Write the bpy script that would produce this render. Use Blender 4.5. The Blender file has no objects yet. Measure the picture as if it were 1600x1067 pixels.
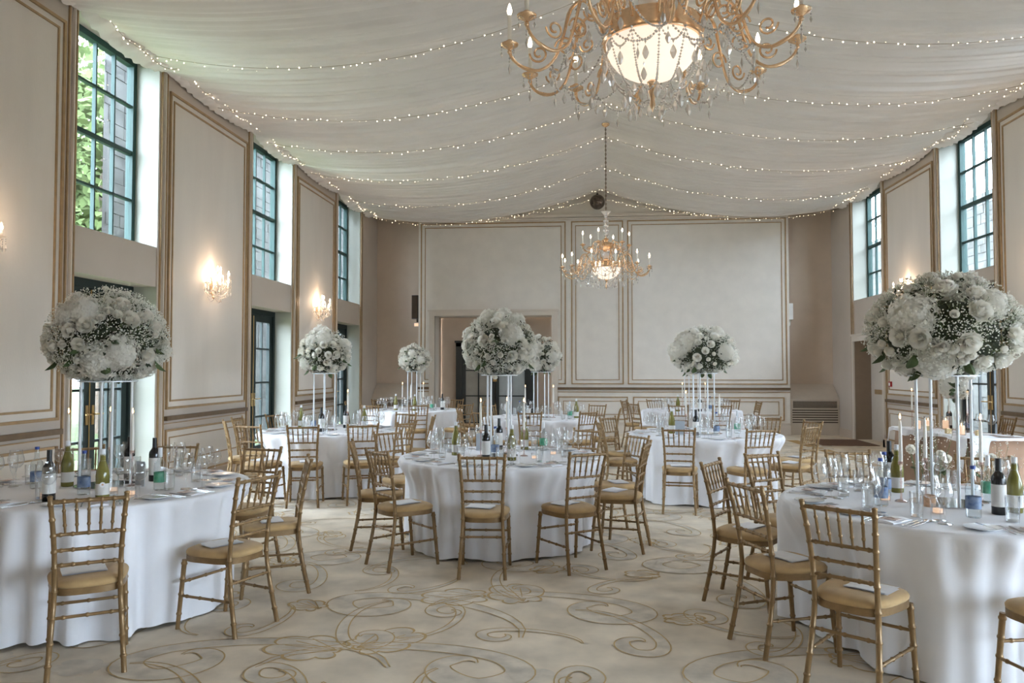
import bpy, math, random
from mathutils import Vector, Matrix
import numpy as np

PI = math.pi
R_ = math.radians
scene = bpy.context.scene
COL = scene.collection

# ------------------------------------------------------------------ helpers
class MB:
    """collects pieces of ONE mesh"""
    def __init__(s):
        s.V, s.F, s.M = [], [], []
    def add(s, vs, fs, mi=0):
        o = len(s.V)
        s.V.extend([tuple(v) for v in vs])
        s.F.extend([tuple(i + o for i in f) for f in fs])
        s.M.extend([mi] * len(fs))
    def box(s, lo, hi, mi=0):
        x0, y0, z0 = lo; x1, y1, z1 = hi
        s.add([(x0,y0,z0),(x1,y0,z0),(x1,y1,z0),(x0,y1,z0),(x0,y0,z1),(x1,y0,z1),(x1,y1,z1),(x0,y1,z1)],
              [(0,3,2,1),(4,5,6,7),(0,1,5,4),(1,2,6,5),(2,3,7,6),(3,0,4,7)], mi)
    def lathe(s, prof, n=16, c=(0,0,0), mi=0, cap0=False, cap1=False):
        vs, fs = [], []
        for r, z in prof:
            for i in range(n):
                a = 2*PI*i/n
                vs.append((c[0]+r*math.cos(a), c[1]+r*math.sin(a), c[2]+z))
        for k in range(len(prof)-1):
            for i in range(n):
                j = (i+1) % n
                fs.append((k*n+i, k*n+j, (k+1)*n+j, (k+1)*n+i))
        if cap0: fs.append(tuple(range(n-1, -1, -1)))
        if cap1: fs.append(tuple((len(prof)-1)*n+i for i in range(n)))
        s.add(vs, fs, mi)
    def tube(s, pts, r, n=8, mi=0, caps=True):
        pts = [Vector(p) for p in pts]
        N = len(pts)
        rad = r if isinstance(r, (list, tuple)) else [r]*N
        T = []
        for i in range(N):
            t = pts[min(i+1, N-1)] - pts[max(i-1, 0)]
            T.append(t.normalized() if t.length > 1e-9 else Vector((0,0,1)))
        ref = Vector((0,0,1)) if abs(T[0].z) < .9 else Vector((1,0,0))
        u = T[0].cross(ref).normalized()
        vs, fs = [], []
        for i in range(N):
            u = (u - T[i]*u.dot(T[i])).normalized()
            w = T[i].cross(u)
            for k in range(n):
                a = 2*PI*k/n
                vs.append(pts[i] + (u*math.cos(a) + w*math.sin(a))*rad[i])
        for i in range(N-1):
            for k in range(n):
                j = (k+1) % n
                fs.append((i*n+k, i*n+j, (i+1)*n+j, (i+1)*n+k))
        if caps:
            fs.append(tuple(range(n-1, -1, -1))); fs.append(tuple((N-1)*n+k for k in range(n)))
        s.add(vs, fs, mi)
    def ball(s, c, r, nu=8, nv=5, mi=0):
        rx, ry, rz = r if isinstance(r, (tuple, list)) else (r, r, r)
        vs = [(c[0], c[1], c[2]-rz)]
        for j in range(1, nv):
            p = -PI/2 + PI*j/nv
            for i in range(nu):
                a = 2*PI*i/nu
                vs.append((c[0]+rx*math.cos(p)*math.cos(a), c[1]+ry*math.cos(p)*math.sin(a), c[2]+rz*math.sin(p)))
        vs.append((c[0], c[1], c[2]+rz))
        fs = []
        for i in range(nu):
            fs.append((0, 1+(i+1) % nu, 1+i))
        for j in range(nv-2):
            for i in range(nu):
                a, b = 1+j*nu+i, 1+j*nu+(i+1) % nu
                fs.append((a, b, b+nu, a+nu))
        t = len(vs)-1; o = 1+(nv-2)*nu
        for i in range(nu):
            fs.append((o+i, o+(i+1) % nu, t))
        s.add(vs, fs, mi)
    def bead(s, c, r, mi=0):
        s.ball(c, r, 5, 3, mi)
    def octa(s, c, r, h=None, mi=0):
        h = h or r
        x, y, z = c
        s.add([(x+r,y,z),(x,y+r,z),(x-r,y,z),(x,y-r,z),(x,y,z+h),(x,y,z-h)],
              [(0,1,4),(1,2,4),(2,3,4),(3,0,4),(1,0,5),(2,1,5),(3,2,5),(0,3,5)], mi)
    def grid(s, fn, nu, nv, mi=0, closeu=False):
        vs = [fn(i/nu, j/nv) for j in range(nv+1) for i in range(nu if closeu else nu+1)]
        w = nu if closeu else nu+1
        fs = []
        for j in range(nv):
            for i in range(nu):
                k = (i+1) % w if closeu else i+1
                fs.append((j*w+i, j*w+k, (j+1)*w+k, (j+1)*w+i))
        s.add(vs, fs, mi)
    def prism(s, poly, z0, z1, mi=0):
        n = len(poly)
        vs = [(x, y, z0) for x, y in poly] + [(x, y, z1) for x, y in poly]
        fs = [tuple(range(n-1, -1, -1)), tuple(range(n, 2*n))] + [(i, (i+1) % n, n+(i+1) % n, n+i) for i in range(n)]
        s.add(vs, fs, mi)
    def mesh(s, name, mats, smooth=True, ang=40):
        me = bpy.data.meshes.new(name)
        me.from_pydata(s.V, [], s.F)
        for m in (mats if isinstance(mats, (list, tuple)) else [mats]):
            me.materials.append(m)
        me.polygons.foreach_set('material_index', s.M)
        if smooth:
            me.polygons.foreach_set('use_smooth', [True]*len(s.F))
            me.set_sharp_from_angle(angle=R_(ang))
        me.update()
        return me
    def build(s, name, mats, parent=None, smooth=True, ang=40):
        return link(name, s.mesh(name, mats, smooth, ang), parent)

def link(name, me, parent=None):
    o = bpy.data.objects.new(name, me)
    COL.objects.link(o)
    if parent: o.parent = parent
    return o

def tag(o, label=None, cat=None, group=None, kind=None):
    if label: o['label'] = label
    if cat: o['category'] = cat
    if group: o['group'] = group
    if kind: o['kind'] = kind
    return o

def empty(name, loc=(0,0,0), rz=0):
    o = bpy.data.objects.new(name, None)
    o.empty_display_size = .05
    COL.objects.link(o)
    o.location = loc; o.rotation_euler = (0, 0, rz)
    return o

def dup(o, parent=None):
    c = o.copy(); COL.objects.link(c)
    if parent is not None: c.parent = parent
    for ch in list(o.children): dup(ch, c)
    return c

class Proto:
    """first call moves the original, later calls copy it"""
    def __init__(s, root): s.root, s.used = root, False
    def at(s, loc, rz=0, label=None, cat=None, group=None, scale=None):
        o = dup(s.root) if s.used else s.root
        s.used = True
        o.location = loc; o.rotation_euler = (0, 0, rz)
        if scale: o.scale = scale
        if 'group' in o.keys() and not group: del o['group']
        return tag(o, label, cat, group)

def spline(pts, n):
    """Catmull-Rom through pts"""
    P = [Vector(p) for p in pts]
    P = [P[0]*2-P[1]] + P + [P[-1]*2-P[-2]]
    out = []
    segs = len(P)-3
    for k in range(n):
        t = k/(n-1)*segs; i = min(int(t), segs-1); t -= i
        a, b, c, d = P[i:i+4]
        out.append(.5*((2*b) + (c-a)*t + (2*a-5*b+4*c-d)*t*t + (3*b-a-3*c+d)*t**3))
    return out

def sm(t, a=0., b=1.):
    t = max(0., min(1., (t-a)/(b-a)))
    return t*t*(3-2*t)

# ------------------------------------------------------------------ materials
def mat(name, col, rough=.5, metal=0., var=0., vs=8., bump=0., bs=60., emit=None, es=0., spec=.5, sheen=0., stretch=None, col2=None, sampling=None):
    m = bpy.data.materials.new(name); m.use_nodes = True
    nt = m.node_tree; N = nt.nodes; L = nt.links
    b = N['Principled BSDF']
    b.inputs['Base Color'].default_value = (*col, 1)
    b.inputs['Roughness'].default_value = rough
    b.inputs['Metallic'].default_value = metal
    b.inputs['Specular IOR Level'].default_value = spec
    if sheen: b.inputs['Sheen Weight'].default_value = sheen
    tc = N.new('ShaderNodeTexCoord'); src = tc.outputs['Object']
    if stretch:
        mp = N.new('ShaderNodeMapping'); mp.inputs['Scale'].default_value = stretch
        L.new(src, mp.inputs['Vector']); src = mp.outputs['Vector']
    if var or col2:
        nz = N.new('ShaderNodeTexNoise'); nz.inputs['Scale'].default_value = vs; nz.inputs['Detail'].default_value = 4
        L.new(src, nz.inputs['Vector'])
        rp = N.new('ShaderNodeValToRGB')
        c2 = col2 or tuple(max(0, c*(1-var)) for c in col)
        c1 = col if col2 else tuple(min(1, c*(1+var*.6)) for c in col)
        rp.color_ramp.elements[0].position = .3; rp.color_ramp.elements[1].position = .7
        rp.color_ramp.elements[0].color = (*c2, 1); rp.color_ramp.elements[1].color = (*c1, 1)
        L.new(nz.outputs['Fac'], rp.inputs['Fac']); L.new(rp.outputs['Color'], b.inputs['Base Color'])
    if bump:
        n2 = N.new('ShaderNodeTexNoise'); n2.inputs['Scale'].default_value = bs; n2.inputs['Detail'].default_value = 3
        L.new(src, n2.inputs['Vector'])
        bp = N.new('ShaderNodeBump'); bp.inputs['Strength'].default_value = bump; bp.inputs['Distance'].default_value = .01
        L.new(n2.outputs['Fac'], bp.inputs['Height']); L.new(bp.outputs['Normal'], b.inputs['Normal'])
    if emit:
        b.inputs['Emission Color'].default_value = (*emit, 1); b.inputs['Emission Strength'].default_value = es
    if sampling: m.cycles.emission_sampling = sampling
    return m

def thin_glass(name, tint=(1,1,1), gain=1.6, base=.03, rough=.02, milk=0.):
    m = bpy.data.materials.new(name); m.use_nodes = True
    nt = m.node_tree; N = nt.nodes; L = nt.links
    N.remove(N['Principled BSDF'])
    out = N['Material Output']
    tr = N.new('ShaderNodeBsdfTransparent'); tr.inputs['Color'].default_value = (*tint, 1)
    gl = N.new('ShaderNodeBsdfGlossy'); gl.inputs['Roughness'].default_value = rough
    lw = N.new('ShaderNodeLayerWeight'); fr = N.new('ShaderNodeMath'); fr.operation = 'POWER'; fr.inputs[1].default_value = 3
    L.new(lw.outputs['Facing'], fr.inputs[0])
    ma = N.new('ShaderNodeMath'); ma.operation = 'MULTIPLY_ADD'; ma.use_clamp = True
    ma.inputs[1].default_value = gain; ma.inputs[2].default_value = base
    nz = N.new('ShaderNodeTexNoise'); nz.inputs['Scale'].default_value = 30
    bp = N.new('ShaderNodeBump'); bp.inputs['Strength'].default_value = .03
    L.new(nz.outputs['Fac'], bp.inputs['Height']); L.new(bp.outputs['Normal'], gl.inputs['Normal'])
    mx = N.new('ShaderNodeMixShader')
    L.new(fr.outputs['Value'], ma.inputs[0]); L.new(ma.outputs['Value'], mx.inputs['Fac'])
    L.new(tr.outputs['BSDF'], mx.inputs[1]); L.new(gl.outputs['BSDF'], mx.inputs[2])
    sh = mx.outputs['Shader']
    if milk:
        df = N.new('ShaderNodeBsdfDiffuse'); df.inputs['Color'].default_value = (.95,.9,.84,1)
        m2 = N.new('ShaderNodeMixShader'); m2.inputs['Fac'].default_value = milk
        L.new(sh, m2.inputs[1]); L.new(df.outputs['BSDF'], m2.inputs[2]); sh = m2.outputs['Shader']
    L.new(sh, out.inputs['Surface'])
    return m

M = dict(
    wall=mat('wall paper', (.73,.67,.60), .75, var=.05, vs=3, bump=.15, bs=120, stretch=(1,1,.2)),
    shadedreveal=mat('shaded brown recess', (.27,.19,.125), .8, var=.05),  # brown reveal with the recess shade mixed into its colour
    margin=mat('wall margin paint', (.57,.495,.425), .7, var=.04, vs=2),
    wood_wall=mat('wall paint', (.68,.61,.53), .6, var=.04, vs=2),
    reveal=mat('reveal paint', (.42,.415,.355), .6, var=.03, vs=2),
    far=mat('far wall paper', (.77,.725,.66), .75, var=.05, vs=3, bump=.15, bs=120),
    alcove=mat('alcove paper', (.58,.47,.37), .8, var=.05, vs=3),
    gold=mat('bronze moulding', (.42,.28,.145), .45, .3, var=.15, vs=12),
    dado=mat('dark bronze rail', (.17,.11,.06), .45, .2, var=.15, vs=12),
    ceil=mat('ceiling plaster', (.6,.55,.48), .8, var=.05),
    drape=mat('voile drape', (.80,.765,.74), .9, var=.05, vs=1.5, bump=.06, bs=300, sheen=.2),
    carpet=mat('carpet pile', (.80,.70,.565), .95, var=.22, vs=3, bump=.4, bs=420, spec=.1),
    carpet_leaf=mat('carpet leaf', (.73,.655,.55), .95, var=.24, vs=7, bump=.4, bs=420, spec=.1),
    carpet_line=mat('carpet outline', (.60,.43,.22), .95, var=.15, vs=9, spec=.1),
    carpet_border=mat('carpet border', (.47,.30,.13), .95, var=.15, vs=9, spec=.1),
    green=mat('green frame paint', (.014,.05,.042), .6, var=.1),
    doorgreen=mat('dark green door paint', (.010,.021,.019), .6, var=.1),
    black=mat('black door paint', (.018,.021,.02), .4, var=.1),
    brass=mat('brass', (.55,.36,.15), .3, .9, var=.1),
    chair=mat('gold chair paint', (.275,.172,.078), .34, .36, var=.16, vs=30),
    cushion=mat('gold velvet', (.50,.33,.15), .85, var=.18, vs=9, bump=.1, bs=200, sheen=.15),
    linen=mat('white linen', (.84,.84,.87), .85, var=.02, vs=4, bump=.05, bs=500, sheen=.15),
    paper=mat('white card', (.84,.83,.84), .7, var=.03, vs=30),
    pink=mat('blush card', (.66,.52,.46), .7, var=.1, vs=30),
    china=mat('white china', (.86,.86,.86), .15, var=.02),
    steel=mat('cutlery steel', (.62,.62,.63), .2, 1., var=.1, vs=40),
    wax=mat('ivory wax', (.88,.84,.76), .5, var=.02),
    wick=mat('wick', (.04,.03,.02), .9, var=.1),
    flame=mat('flame', (1,.6,.25), .5, emit=(1,.55,.2), es=9, sampling='NONE'),
    tealight=mat('lit candle wax', (.9,.72,.56), .5, emit=(1,.6,.35), es=.35, sampling='NONE'),
    bulb=mat('candle bulb', (1,.85,.65), .4, emit=(1,.78,.54), es=9),
    bowl=mat('lit alabaster bowl', (.9,.82,.73), .4, emit=(1,.82,.66), es=.42, var=.02),
    fairy=mat('fairy light', (1,.85,.6), .4, emit=(1,.80,.56), es=4.2, sampling='NONE'),
    wire=mat('pale wire', (.42,.36,.29), .6, var=.1),
    lampgold=mat('gilded brass', (.86,.60,.38), .24, .95, var=.15, vs=25),
    acrylic=mat('white acrylic', (.80,.83,.85), .18, var=.03),
    hyd=mat('hydrangea petal', (.95,.92,.86), .7, var=.07, vs=14, sheen=.2),
    rose=mat('rose petal', (.95,.91,.84), .6, var=.06, vs=20, sheen=.2),
    gyp=mat('gypsophila', (.93,.93,.88), .8, var=.06, vs=60),
    stem=mat('flower stem', (.16,.21,.09), .7, var=.2),
    leaf=mat('leaf', (.065,.10,.035), .55, var=.35, vs=14),
    moss=mat('dark foliage', (.045,.055,.028), .8, var=.4, vs=18),
    redglass=mat('dark wine glass', (.012,.012,.012), .12, var=.1, spec=.6),
    whiteglass=mat('olive wine glass', (.21,.19,.045), .1, var=.2, vs=12, spec=.6),
    capw=mat('white capsule', (.80,.82,.84), .4, var=.03),
    capb=mat('black capsule', (.015,.015,.016), .4, var=.1),
    capblue=mat('blue cap', (.03,.07,.30), .4, var=.1),
    lblc=mat('cream label', (.74,.72,.68), .7, var=.04, vs=40),
    lblblue=mat('blue label', (.07,.13,.30), .5, col2=(.30,.38,.50), vs=26),
    lblgreen=mat('green label', (.03,.33,.17), .5, col2=(.22,.50,.36), vs=26),
    lblblack=mat('navy base band', (.03,.03,.045), .5, var=.1),
    amber=mat('amber votive', (.58,.46,.25), .25, var=.2, vs=40),
    peach=mat('peach votive', (.72,.45,.28), .3, var=.2, vs=40),
    cardblue=mat('pale blue card', (.46,.51,.56), .7, var=.05, vs=20),
    tan=mat('tan velvet cloth', (.37,.225,.145), .9, var=.12, vs=6, sheen=.4),
    vent=mat('vent paint', (.58,.50,.41), .6, var=.04),
    dark=mat('dark mesh and gap shade', (.06,.04,.025), .9, var=.1),  # speaker mesh; on the vents, shade of the openings painted dark
    doorcream=mat('cream door paint', (.62,.55,.47), .5, var=.03),
    mirror=mat('mirror facets', (.16,.13,.11), .12, .9, var=.5, vs=14),
    red=mat('alarm red', (.35,.02,.02), .4, var=.1),
    plastic=mat('white plastic', (.78,.77,.74), .45, var=.03),
    stone=mat('pale stone', (.040,.040,.038), .9, var=.45, vs=3, bump=.4, bs=9, spec=.05),
    stone2=mat('court stone', (.075,.075,.068), .9, var=.35, vs=3, bump=.4, bs=9, spec=.05),
    mortar=mat('stone mortar', (.066,.066,.063), .9, var=.1, spec=.05),
    lawn=mat('lawn grass', (.13,.16,.08), .95, spec=.05, var=.3, vs=1.5),
    treeleaf=mat('tree leaves', (.10,.135,.052), .9, spec=.05, var=.5, vs=1.2),
    bark=mat('bark', (.16,.12,.09), .9, var=.3),
    frosted=mat('etched pane', (.33,.31,.27), .35, var=.15, vs=3),
    frosted_lit=mat('etched pane lit tone', (.42,.46,.47), .3, var=.12, vs=3),  # brighter copy of the pane, reflected light put into its colour
    mat_rug=mat('door mat pile', (.16,.085,.05), .95, var=.2, vs=30),
)
for k in ('hyd', 'rose', 'gyp'):
    nt = M[k].node_tree; b_ = nt.nodes['Principled BSDF']
    tl = nt.nodes.new('ShaderNodeBsdfTranslucent'); tl.inputs['Color'].default_value = (.95,.93,.86,1)
    mx = nt.nodes.new('ShaderNodeMixShader'); mx.inputs['Fac'].default_value = .55
    nt.links.new(b_.outputs['BSDF'], mx.inputs[1]); nt.links.new(tl.outputs['BSDF'], mx.inputs[2])
    nt.links.new(mx.outputs['Shader'], nt.nodes['Material Output'].inputs['Surface'])
M['glass'] = thin_glass('drinking glass', (.99,.995,.995), 1.2, .115)
M['bounce_ground'] = mat('pale terrace', (.55,.54,.50), .9, var=.1)  # unseen ground behind the hall, made pale to bounce daylight indoors
M['water'] = thin_glass('clear bottle glass', (.93,.96,.97), 1.0, .07)
M['pane'] = thin_glass('window pane', (.97,.985,.98), .6, .02)
M['crystal'] = thin_glass('cut crystal', (.97,.94,.90), 1.0, .34, .08, .36)
M['blush'] = thin_glass('blush glass', (.93,.82,.79), 1.0, .12)

# ------------------------------------------------------------------ dimensions
XL, XR = -5.25, 5.88            # wall faces
YB, YF, YA = -4.2, 18.65, 19.15 # back wall, far panel wall, alcove wall
OPEN = [(7.50, 9.05), (11.75, 13.43), (16.0, 17.65)]   # window bays
OPEN_R = [(-3.2, -.9), (-.3, 2.2), (2.8, 5.3)] + OPEN  # first three bays unseen, glazed doors added to light the front tables
SILL, WTOP = 3.045, 5.36
XC = .355                       # ridge line
ZR, ZW, SAG = 5.80, 5.28, .40

# ------------------------------------------------------------------ camera
cam = bpy.data.cameras.new('camera'); co = bpy.data.objects.new('camera', cam); COL.objects.link(co)
co.location = (0, 0, 1.56)
co.rotation_euler = (R_(90+1.964), 0, R_(5.426))
cam.sensor_width = 36; cam.sensor_fit = 'HORIZONTAL'; cam.lens = 1210/1600*36
cam.clip_end = 200
scene.camera = co

# ------------------------------------------------------------------ room shell
def side_wall(name, X, sgn, spans, doortops, thirddoor):
    """sgn: +1 when the room lies at larger X"""
    T = .41
    b = MB(); rv = MB()
    def bx(y0, y1, z0, z1, d0=0., d1=T, mi=0, m=b):
        xa, xb = X - sgn*d0, X - sgn*d1
        m.box((min(xa,xb), y0, z0), (max(xa,xb), y1, z1), mi)
    ys = [YB-.3] + [v for s in spans for v in s] + [YA+.5]
    for i in range(0, len(ys), 2):
        bx(ys[i], ys[i+1], 0, 6.2)
    for (a, c), dt in zip(spans, doortops):
        bx(a, c, WTOP, 6.2)
        bx(a, c, dt, SILL if a > 6 else WTOP, .02)  # added bays walled up above the doors, keeping their daylight low
    o = b.build(name, [M['margin']], smooth=False); tag(o, kind='structure')
    # pale painted reveals lining each opening
    for (a, c), dt in zip(spans, doortops):
        for z0, z1 in ((SILL, WTOP), (0, dt))[0 if a > 6 else 1:]:
            for y0, y1 in ((a, a+.006), (c-.006, c)):
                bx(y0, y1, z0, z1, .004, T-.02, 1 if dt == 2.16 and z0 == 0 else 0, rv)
        if a > 6: bx(a+.006, c-.006, SILL, SILL+.006, .03, T-.02, 0, rv)
    o = rv.build('trim_reveals_'+name[5:], [M['reveal'], M['shadedreveal']], smooth=False); tag(o, kind='structure')
    return o

side_wall('wall_left', XL, 1, OPEN, [2.56]*3, False)
side_wall('wall_right', XR, -1, OPEN_R, [2.56, 2.56, 2.56, 2.56, 2.84, 2.16], True)

# rear wall behind the camera: four tall garden windows
BW = []
b = MB()
ex = [XL-.6] + [v for q in BW for v in q] + [XR+.6]
for i in range(0, len(ex), 2): b.box((ex[i], YB-.3, 0), (ex[i+1], YB, 6.2))
for a, c in BW:
    b.box((a, YB-.3, 0), (c, YB, 2.2)); b.box((a, YB-.3, 5.2), (c, YB, 6.2))
tag(b.build('wall_back', [M['wall']], smooth=False), kind='structure')

# far wall: panelled slab with doorway recess, two alcoves beside it
PX0, PX1 = -4.075, 4.755
OX0, OX1, OZ = -3.66, -.81, 2.83
b = MB()
b.box((PX0, YF, 0), (OX0, YA, 6.2)); b.box((OX1, YF, 0), (PX1, YA, 6.2)); b.box((OX0, YF, OZ), (OX1, YA, 6.2))
tag(b.build('wall_front', [M['far']], smooth=False), kind='structure')
b = MB()
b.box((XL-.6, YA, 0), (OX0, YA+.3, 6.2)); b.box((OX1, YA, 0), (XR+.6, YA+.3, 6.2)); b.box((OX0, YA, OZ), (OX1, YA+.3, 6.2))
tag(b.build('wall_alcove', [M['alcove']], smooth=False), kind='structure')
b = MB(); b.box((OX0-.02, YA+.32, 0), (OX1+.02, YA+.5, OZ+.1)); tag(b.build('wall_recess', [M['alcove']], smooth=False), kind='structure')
b = MB(); b.box((XL-.7, YB-.3, 6.2), (XR+.7, YA+.6, 6.4)); tag(b.build('ceiling', [M['ceil']], smooth=False), kind='structure')

# floor: patterned carpet, scrolls woven in
ZC = [.0012]
def scroll(fl, cx, cy, rot, s, turns, flip, lobes, rng):
    n = 54
    L, Rr = [], []
    ctr = []
    for i in range(n+1):
        t = i/n
        a = turns*2*PI*(t**.85)
        r = s*(1-t)**1.15*.55 + s*.05
        x = r*math.cos(a); y = r*math.sin(a)*flip
        # tail straightens out
        x += s*.75*(1-sm(t, 0, .45))**2; y -= flip*s*.42*(1-sm(t, 0, .5))**2
        ctr.append((x, y))
    for i in range(n+1):
        t = i/n
        x0, y0 = ctr[max(i-1, 0)]; x1, y1 = ctr[min(i+1, n)]
        dx, dy = x1-x0, y1-y0; l = math.hypot(dx, dy) or 1
        nx, ny = -dy/l, dx/l
        w = s*(.015 + .11*math.sin(PI*min(1, t*1.05))**.8)*(1-.35*t)
        wo = w*(1 + lobes*(.55*abs(math.sin(t*PI*4.5)) - .1))
        wi = w*.8
        x, y = ctr[i]
        L.append((x+nx*wo*flip, y+ny*wo*flip)); Rr.append((x-nx*wi*flip, y-ny*wi*flip))
    ca, sa = math.cos(rot), math.sin(rot)
    tr = lambda p, z: (cx+ca*p[0]-sa*p[1], cy+sa*p[0]+ca*p[1], z)
    ok = lambda p: XL < p[0] < XR and YB < p[1] < 18
    zz = [ZC[0]+.0012*i/n for i in range(n+1)]; ZC[0] = .0012+(ZC[0]-.0012+.00037) % .0011
    vs = [tr(p, q) for p, q in zip(L, zz)] + [tr(p, q) for p, q in zip(Rr, zz)]
    if not all(ok(v) for v in vs): return
    fs = [(i, i+1, n+2+i, n+1+i) if flip < 0 else (i, n+1+i, n+2+i, i+1) for i in range(n)]
    fl.add(vs, fs, 1)
    lw = .0082
    for line in (L, Rr):
        o = []
        for i in range(n+1):
            x0, y0 = line[max(i-1, 0)]; x1, y1 = line[min(i+1, n)]
            dx, dy = x1-x0, y1-y0; l = math.hypot(dx, dy) or 1
            nx, ny = -dy/l*lw/2, dx/l*lw/2
            o.append(((line[i][0]+nx, line[i][1]+ny), (line[i][0]-nx, line[i][1]-ny)))
        vs = [tr(p, zz[i]+.0012) for i, q in enumerate(o) for p in q]
        fl.add(vs, [(2*i, 2*i+1, 2*i+3, 2*i+2) for i in range(n)], 2)

def palmette(fl, cx, cy, rot, s):
    """lobed acanthus leaf"""
    n = 120
    P = []
    for i in range(n):
        a = 2*PI*i/n
        r = s*(.36 + .13*abs(math.sin(a*3.5))**.6 + .16*math.cos(a))*(1-.25*math.exp(-((a-PI)/.4)**2))
        P.append((r*math.cos(a), r*math.sin(a)*.75))
    ca, sa = math.cos(rot), math.sin(rot)
    tr = lambda p, z: (cx+ca*p[0]-sa*p[1], cy+sa*p[0]+ca*p[1], z)
    z0 = ZC[0]+.0003; ZC[0] = .0012+(ZC[0]-.0012+.00037) % .0011
    fl.add([tr((0,0), z0)] + [tr(p, z0) for p in P], [(0, 1+i, 1+(i+1) % n) for i in range(n)], 1)
    Q = [(x*(1-.018/max(.05, math.hypot(x, y))), y*(1-.018/max(.05, math.hypot(x, y)))) for x, y in P]
    vs = [tr(p, .0024) for p in P] + [tr(p, .0024) for p in Q]
    fl.add(vs, [(i, (i+1) % n, n+(i+1) % n, n+i) for i in range(n)], 2)
    for k in range(5):
        a = (k-2)*.5
        e = (s*.42*math.cos(a), s*.30*math.sin(a)); q = (-s*.2, 0)
        d = (-(e[1]-q[1]), e[0]-q[0]); l = math.hypot(*d); d = (d[0]/l*.004, d[1]/l*.004)
        fl.add([tr((q[0]+d[0], q[1]+d[1]), .0024), tr((q[0]-d[0], q[1]-d[1]), .0024), tr((e[0]-d[0], e[1]-d[1]), .0024), tr((e[0]+d[0], e[1]+d[1]), .0024)], [(0,1,2,3)], 2)

fl = MB()
fl.box((XL-.7, YB-.3, -.2), (XR+.7, YA+.6, 0), 0)
rng = random.Random(11)
TX, TY = 1.5, 1.05
for iy in range(0, 16):
    for ix in range(-4, 5):
        cx, cy = ix*TX + (TX/2 if iy % 2 else 0) + .1, 1.0 + iy*TY
        f = 1 if (ix+iy) % 2 else -1
        j = lambda a: rng.uniform(-a, a)
        if not (XL+.6 < cx < XR-.6 and 1.8 < cy < 16): continue
        scroll(fl, cx+j(.1), cy+j(.1), j(.4)+(0 if f > 0 else PI), .80, 1.35, f, .6, rng)
        scroll(fl, cx-.6+j(.1), cy+.26+j(.1), 1.9+j(.5), .48, 1.2, -f, .4, rng)
        scroll(fl, cx+.56+j(.1), cy-.26+j(.1), -1.2+j(.6), .40, 1.5, f, .2, rng)
        scroll(fl, cx+.1+j(.1), cy+.32+j(.1), .6+j(.6), .34, 1.1, -f, .3, rng)
        palmette(fl, cx+.64*f+j(.1), cy+.15+j(.1), rng.uniform(0, 6.28), .52)
        palmette(fl, cx-.37*f+j(.1), cy-.2+j(.1), rng.uniform(0, 6.28), .31)
# plain gold border band along the right-hand side of the room
fl.add([(4.95,3,.0018),(5.10,3,.0018),(4.55,17.3,.0018),(4.30,17.3,.0018)], [(0,1,2,3)], 3)
tag(fl.build('floor', [M['carpet'], M['carpet_leaf'], M['carpet_line'], M['carpet_border']], smooth=False), kind='structure')

b = MB(); b.box((4.75, 16.15, .0), (5.85, 17.5, .012))
tag(b.build('door_mat', [M['mat_rug']]), 'dark brown mat on the carpet before the recessed cream door', 'mat')

# ---------------- mouldings
def frame_lines(m, P, N3, u0, u1, z0, z1, w=.02, p=.014, mi=0, sides='lrbt'):
    """rectangular gold line frame; P(u,z,d) -> point, d off the wall"""
    def bar(a0, a1, c0, c1):
        q = [P(a, c, d) for a in (a0, a1) for c in (c0, c1) for d in (0, p)]
        lo = tuple(min(v[i] for v in q) for i in range(3)); hi = tuple(max(v[i] for v in q) for i in range(3))
        m.box(lo, hi, mi)
    if 'l' in sides: bar(u0, u0+w, z0, z1)
    if 'r' in sides: bar(u1-w, u1, z0, z1)
    a0 = u0+w if 'l' in sides else u0; a1 = u1-w if 'r' in sides else u1
    if 'b' in sides: bar(a0, a1, z0, z0+w)
    if 't' in sides: bar(a0, a1, z1-w, z1)

def wall_panel(n, P, u0, u1, dado=.93):
    m = MB()
    frame_lines(m, P, 0, u0+.22, u1-.22, 1.04, 5.075, .03, .026)
    for z0, z1 in ((1.07, 5.045), (.186, .759)):
        q = [P(u0+.25, z0, 0), P(u1-.25, z1, .006)]
        m.box(tuple(min(v[i] for v in q) for i in range(3)), tuple(max(v[i] for v in q) for i in range(3)), 3)
    frame_lines(m, P, 0, u0+.31, u1-.31, 1.135, 4.98, .022, .02)
    frame_lines(m, P, 0, u0+.19, u1-.19, dado-.03, dado+.025, .055, .05, 1, 'b')
    frame_lines(m, P, 0, u0+.19, u1-.19, dado-.075, dado-.06, .012, .012, 0, 'b')
    frame_lines(m, P, 0, u0+.22, u1-.22, .16, .785, .026, .022)
    frame_lines(m, P, 0, u0+.31, u1-.31, .37, .69, .016, .014, 0, 'lrt')
    frame_lines(m, P, 0, u0+.31, u1-.31, .36, .38, .016, .014, 0, 'b')
    # reeded pilaster strips beside the openings
    for q in (.03, .085, .15):
        for e in (u0+q, u1-q-.018):
            frame_lines(m, P, 0, e, e+.018, .18, 5.3, .018, .02 if q != .085 else .035, 2 if q == .085 else 0, 'l')
    tag(m.build('trim_%d' % n, [M['gold'], M['dado'], M['wood_wall'], M['wall']], smooth=False), kind='structure')

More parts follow.
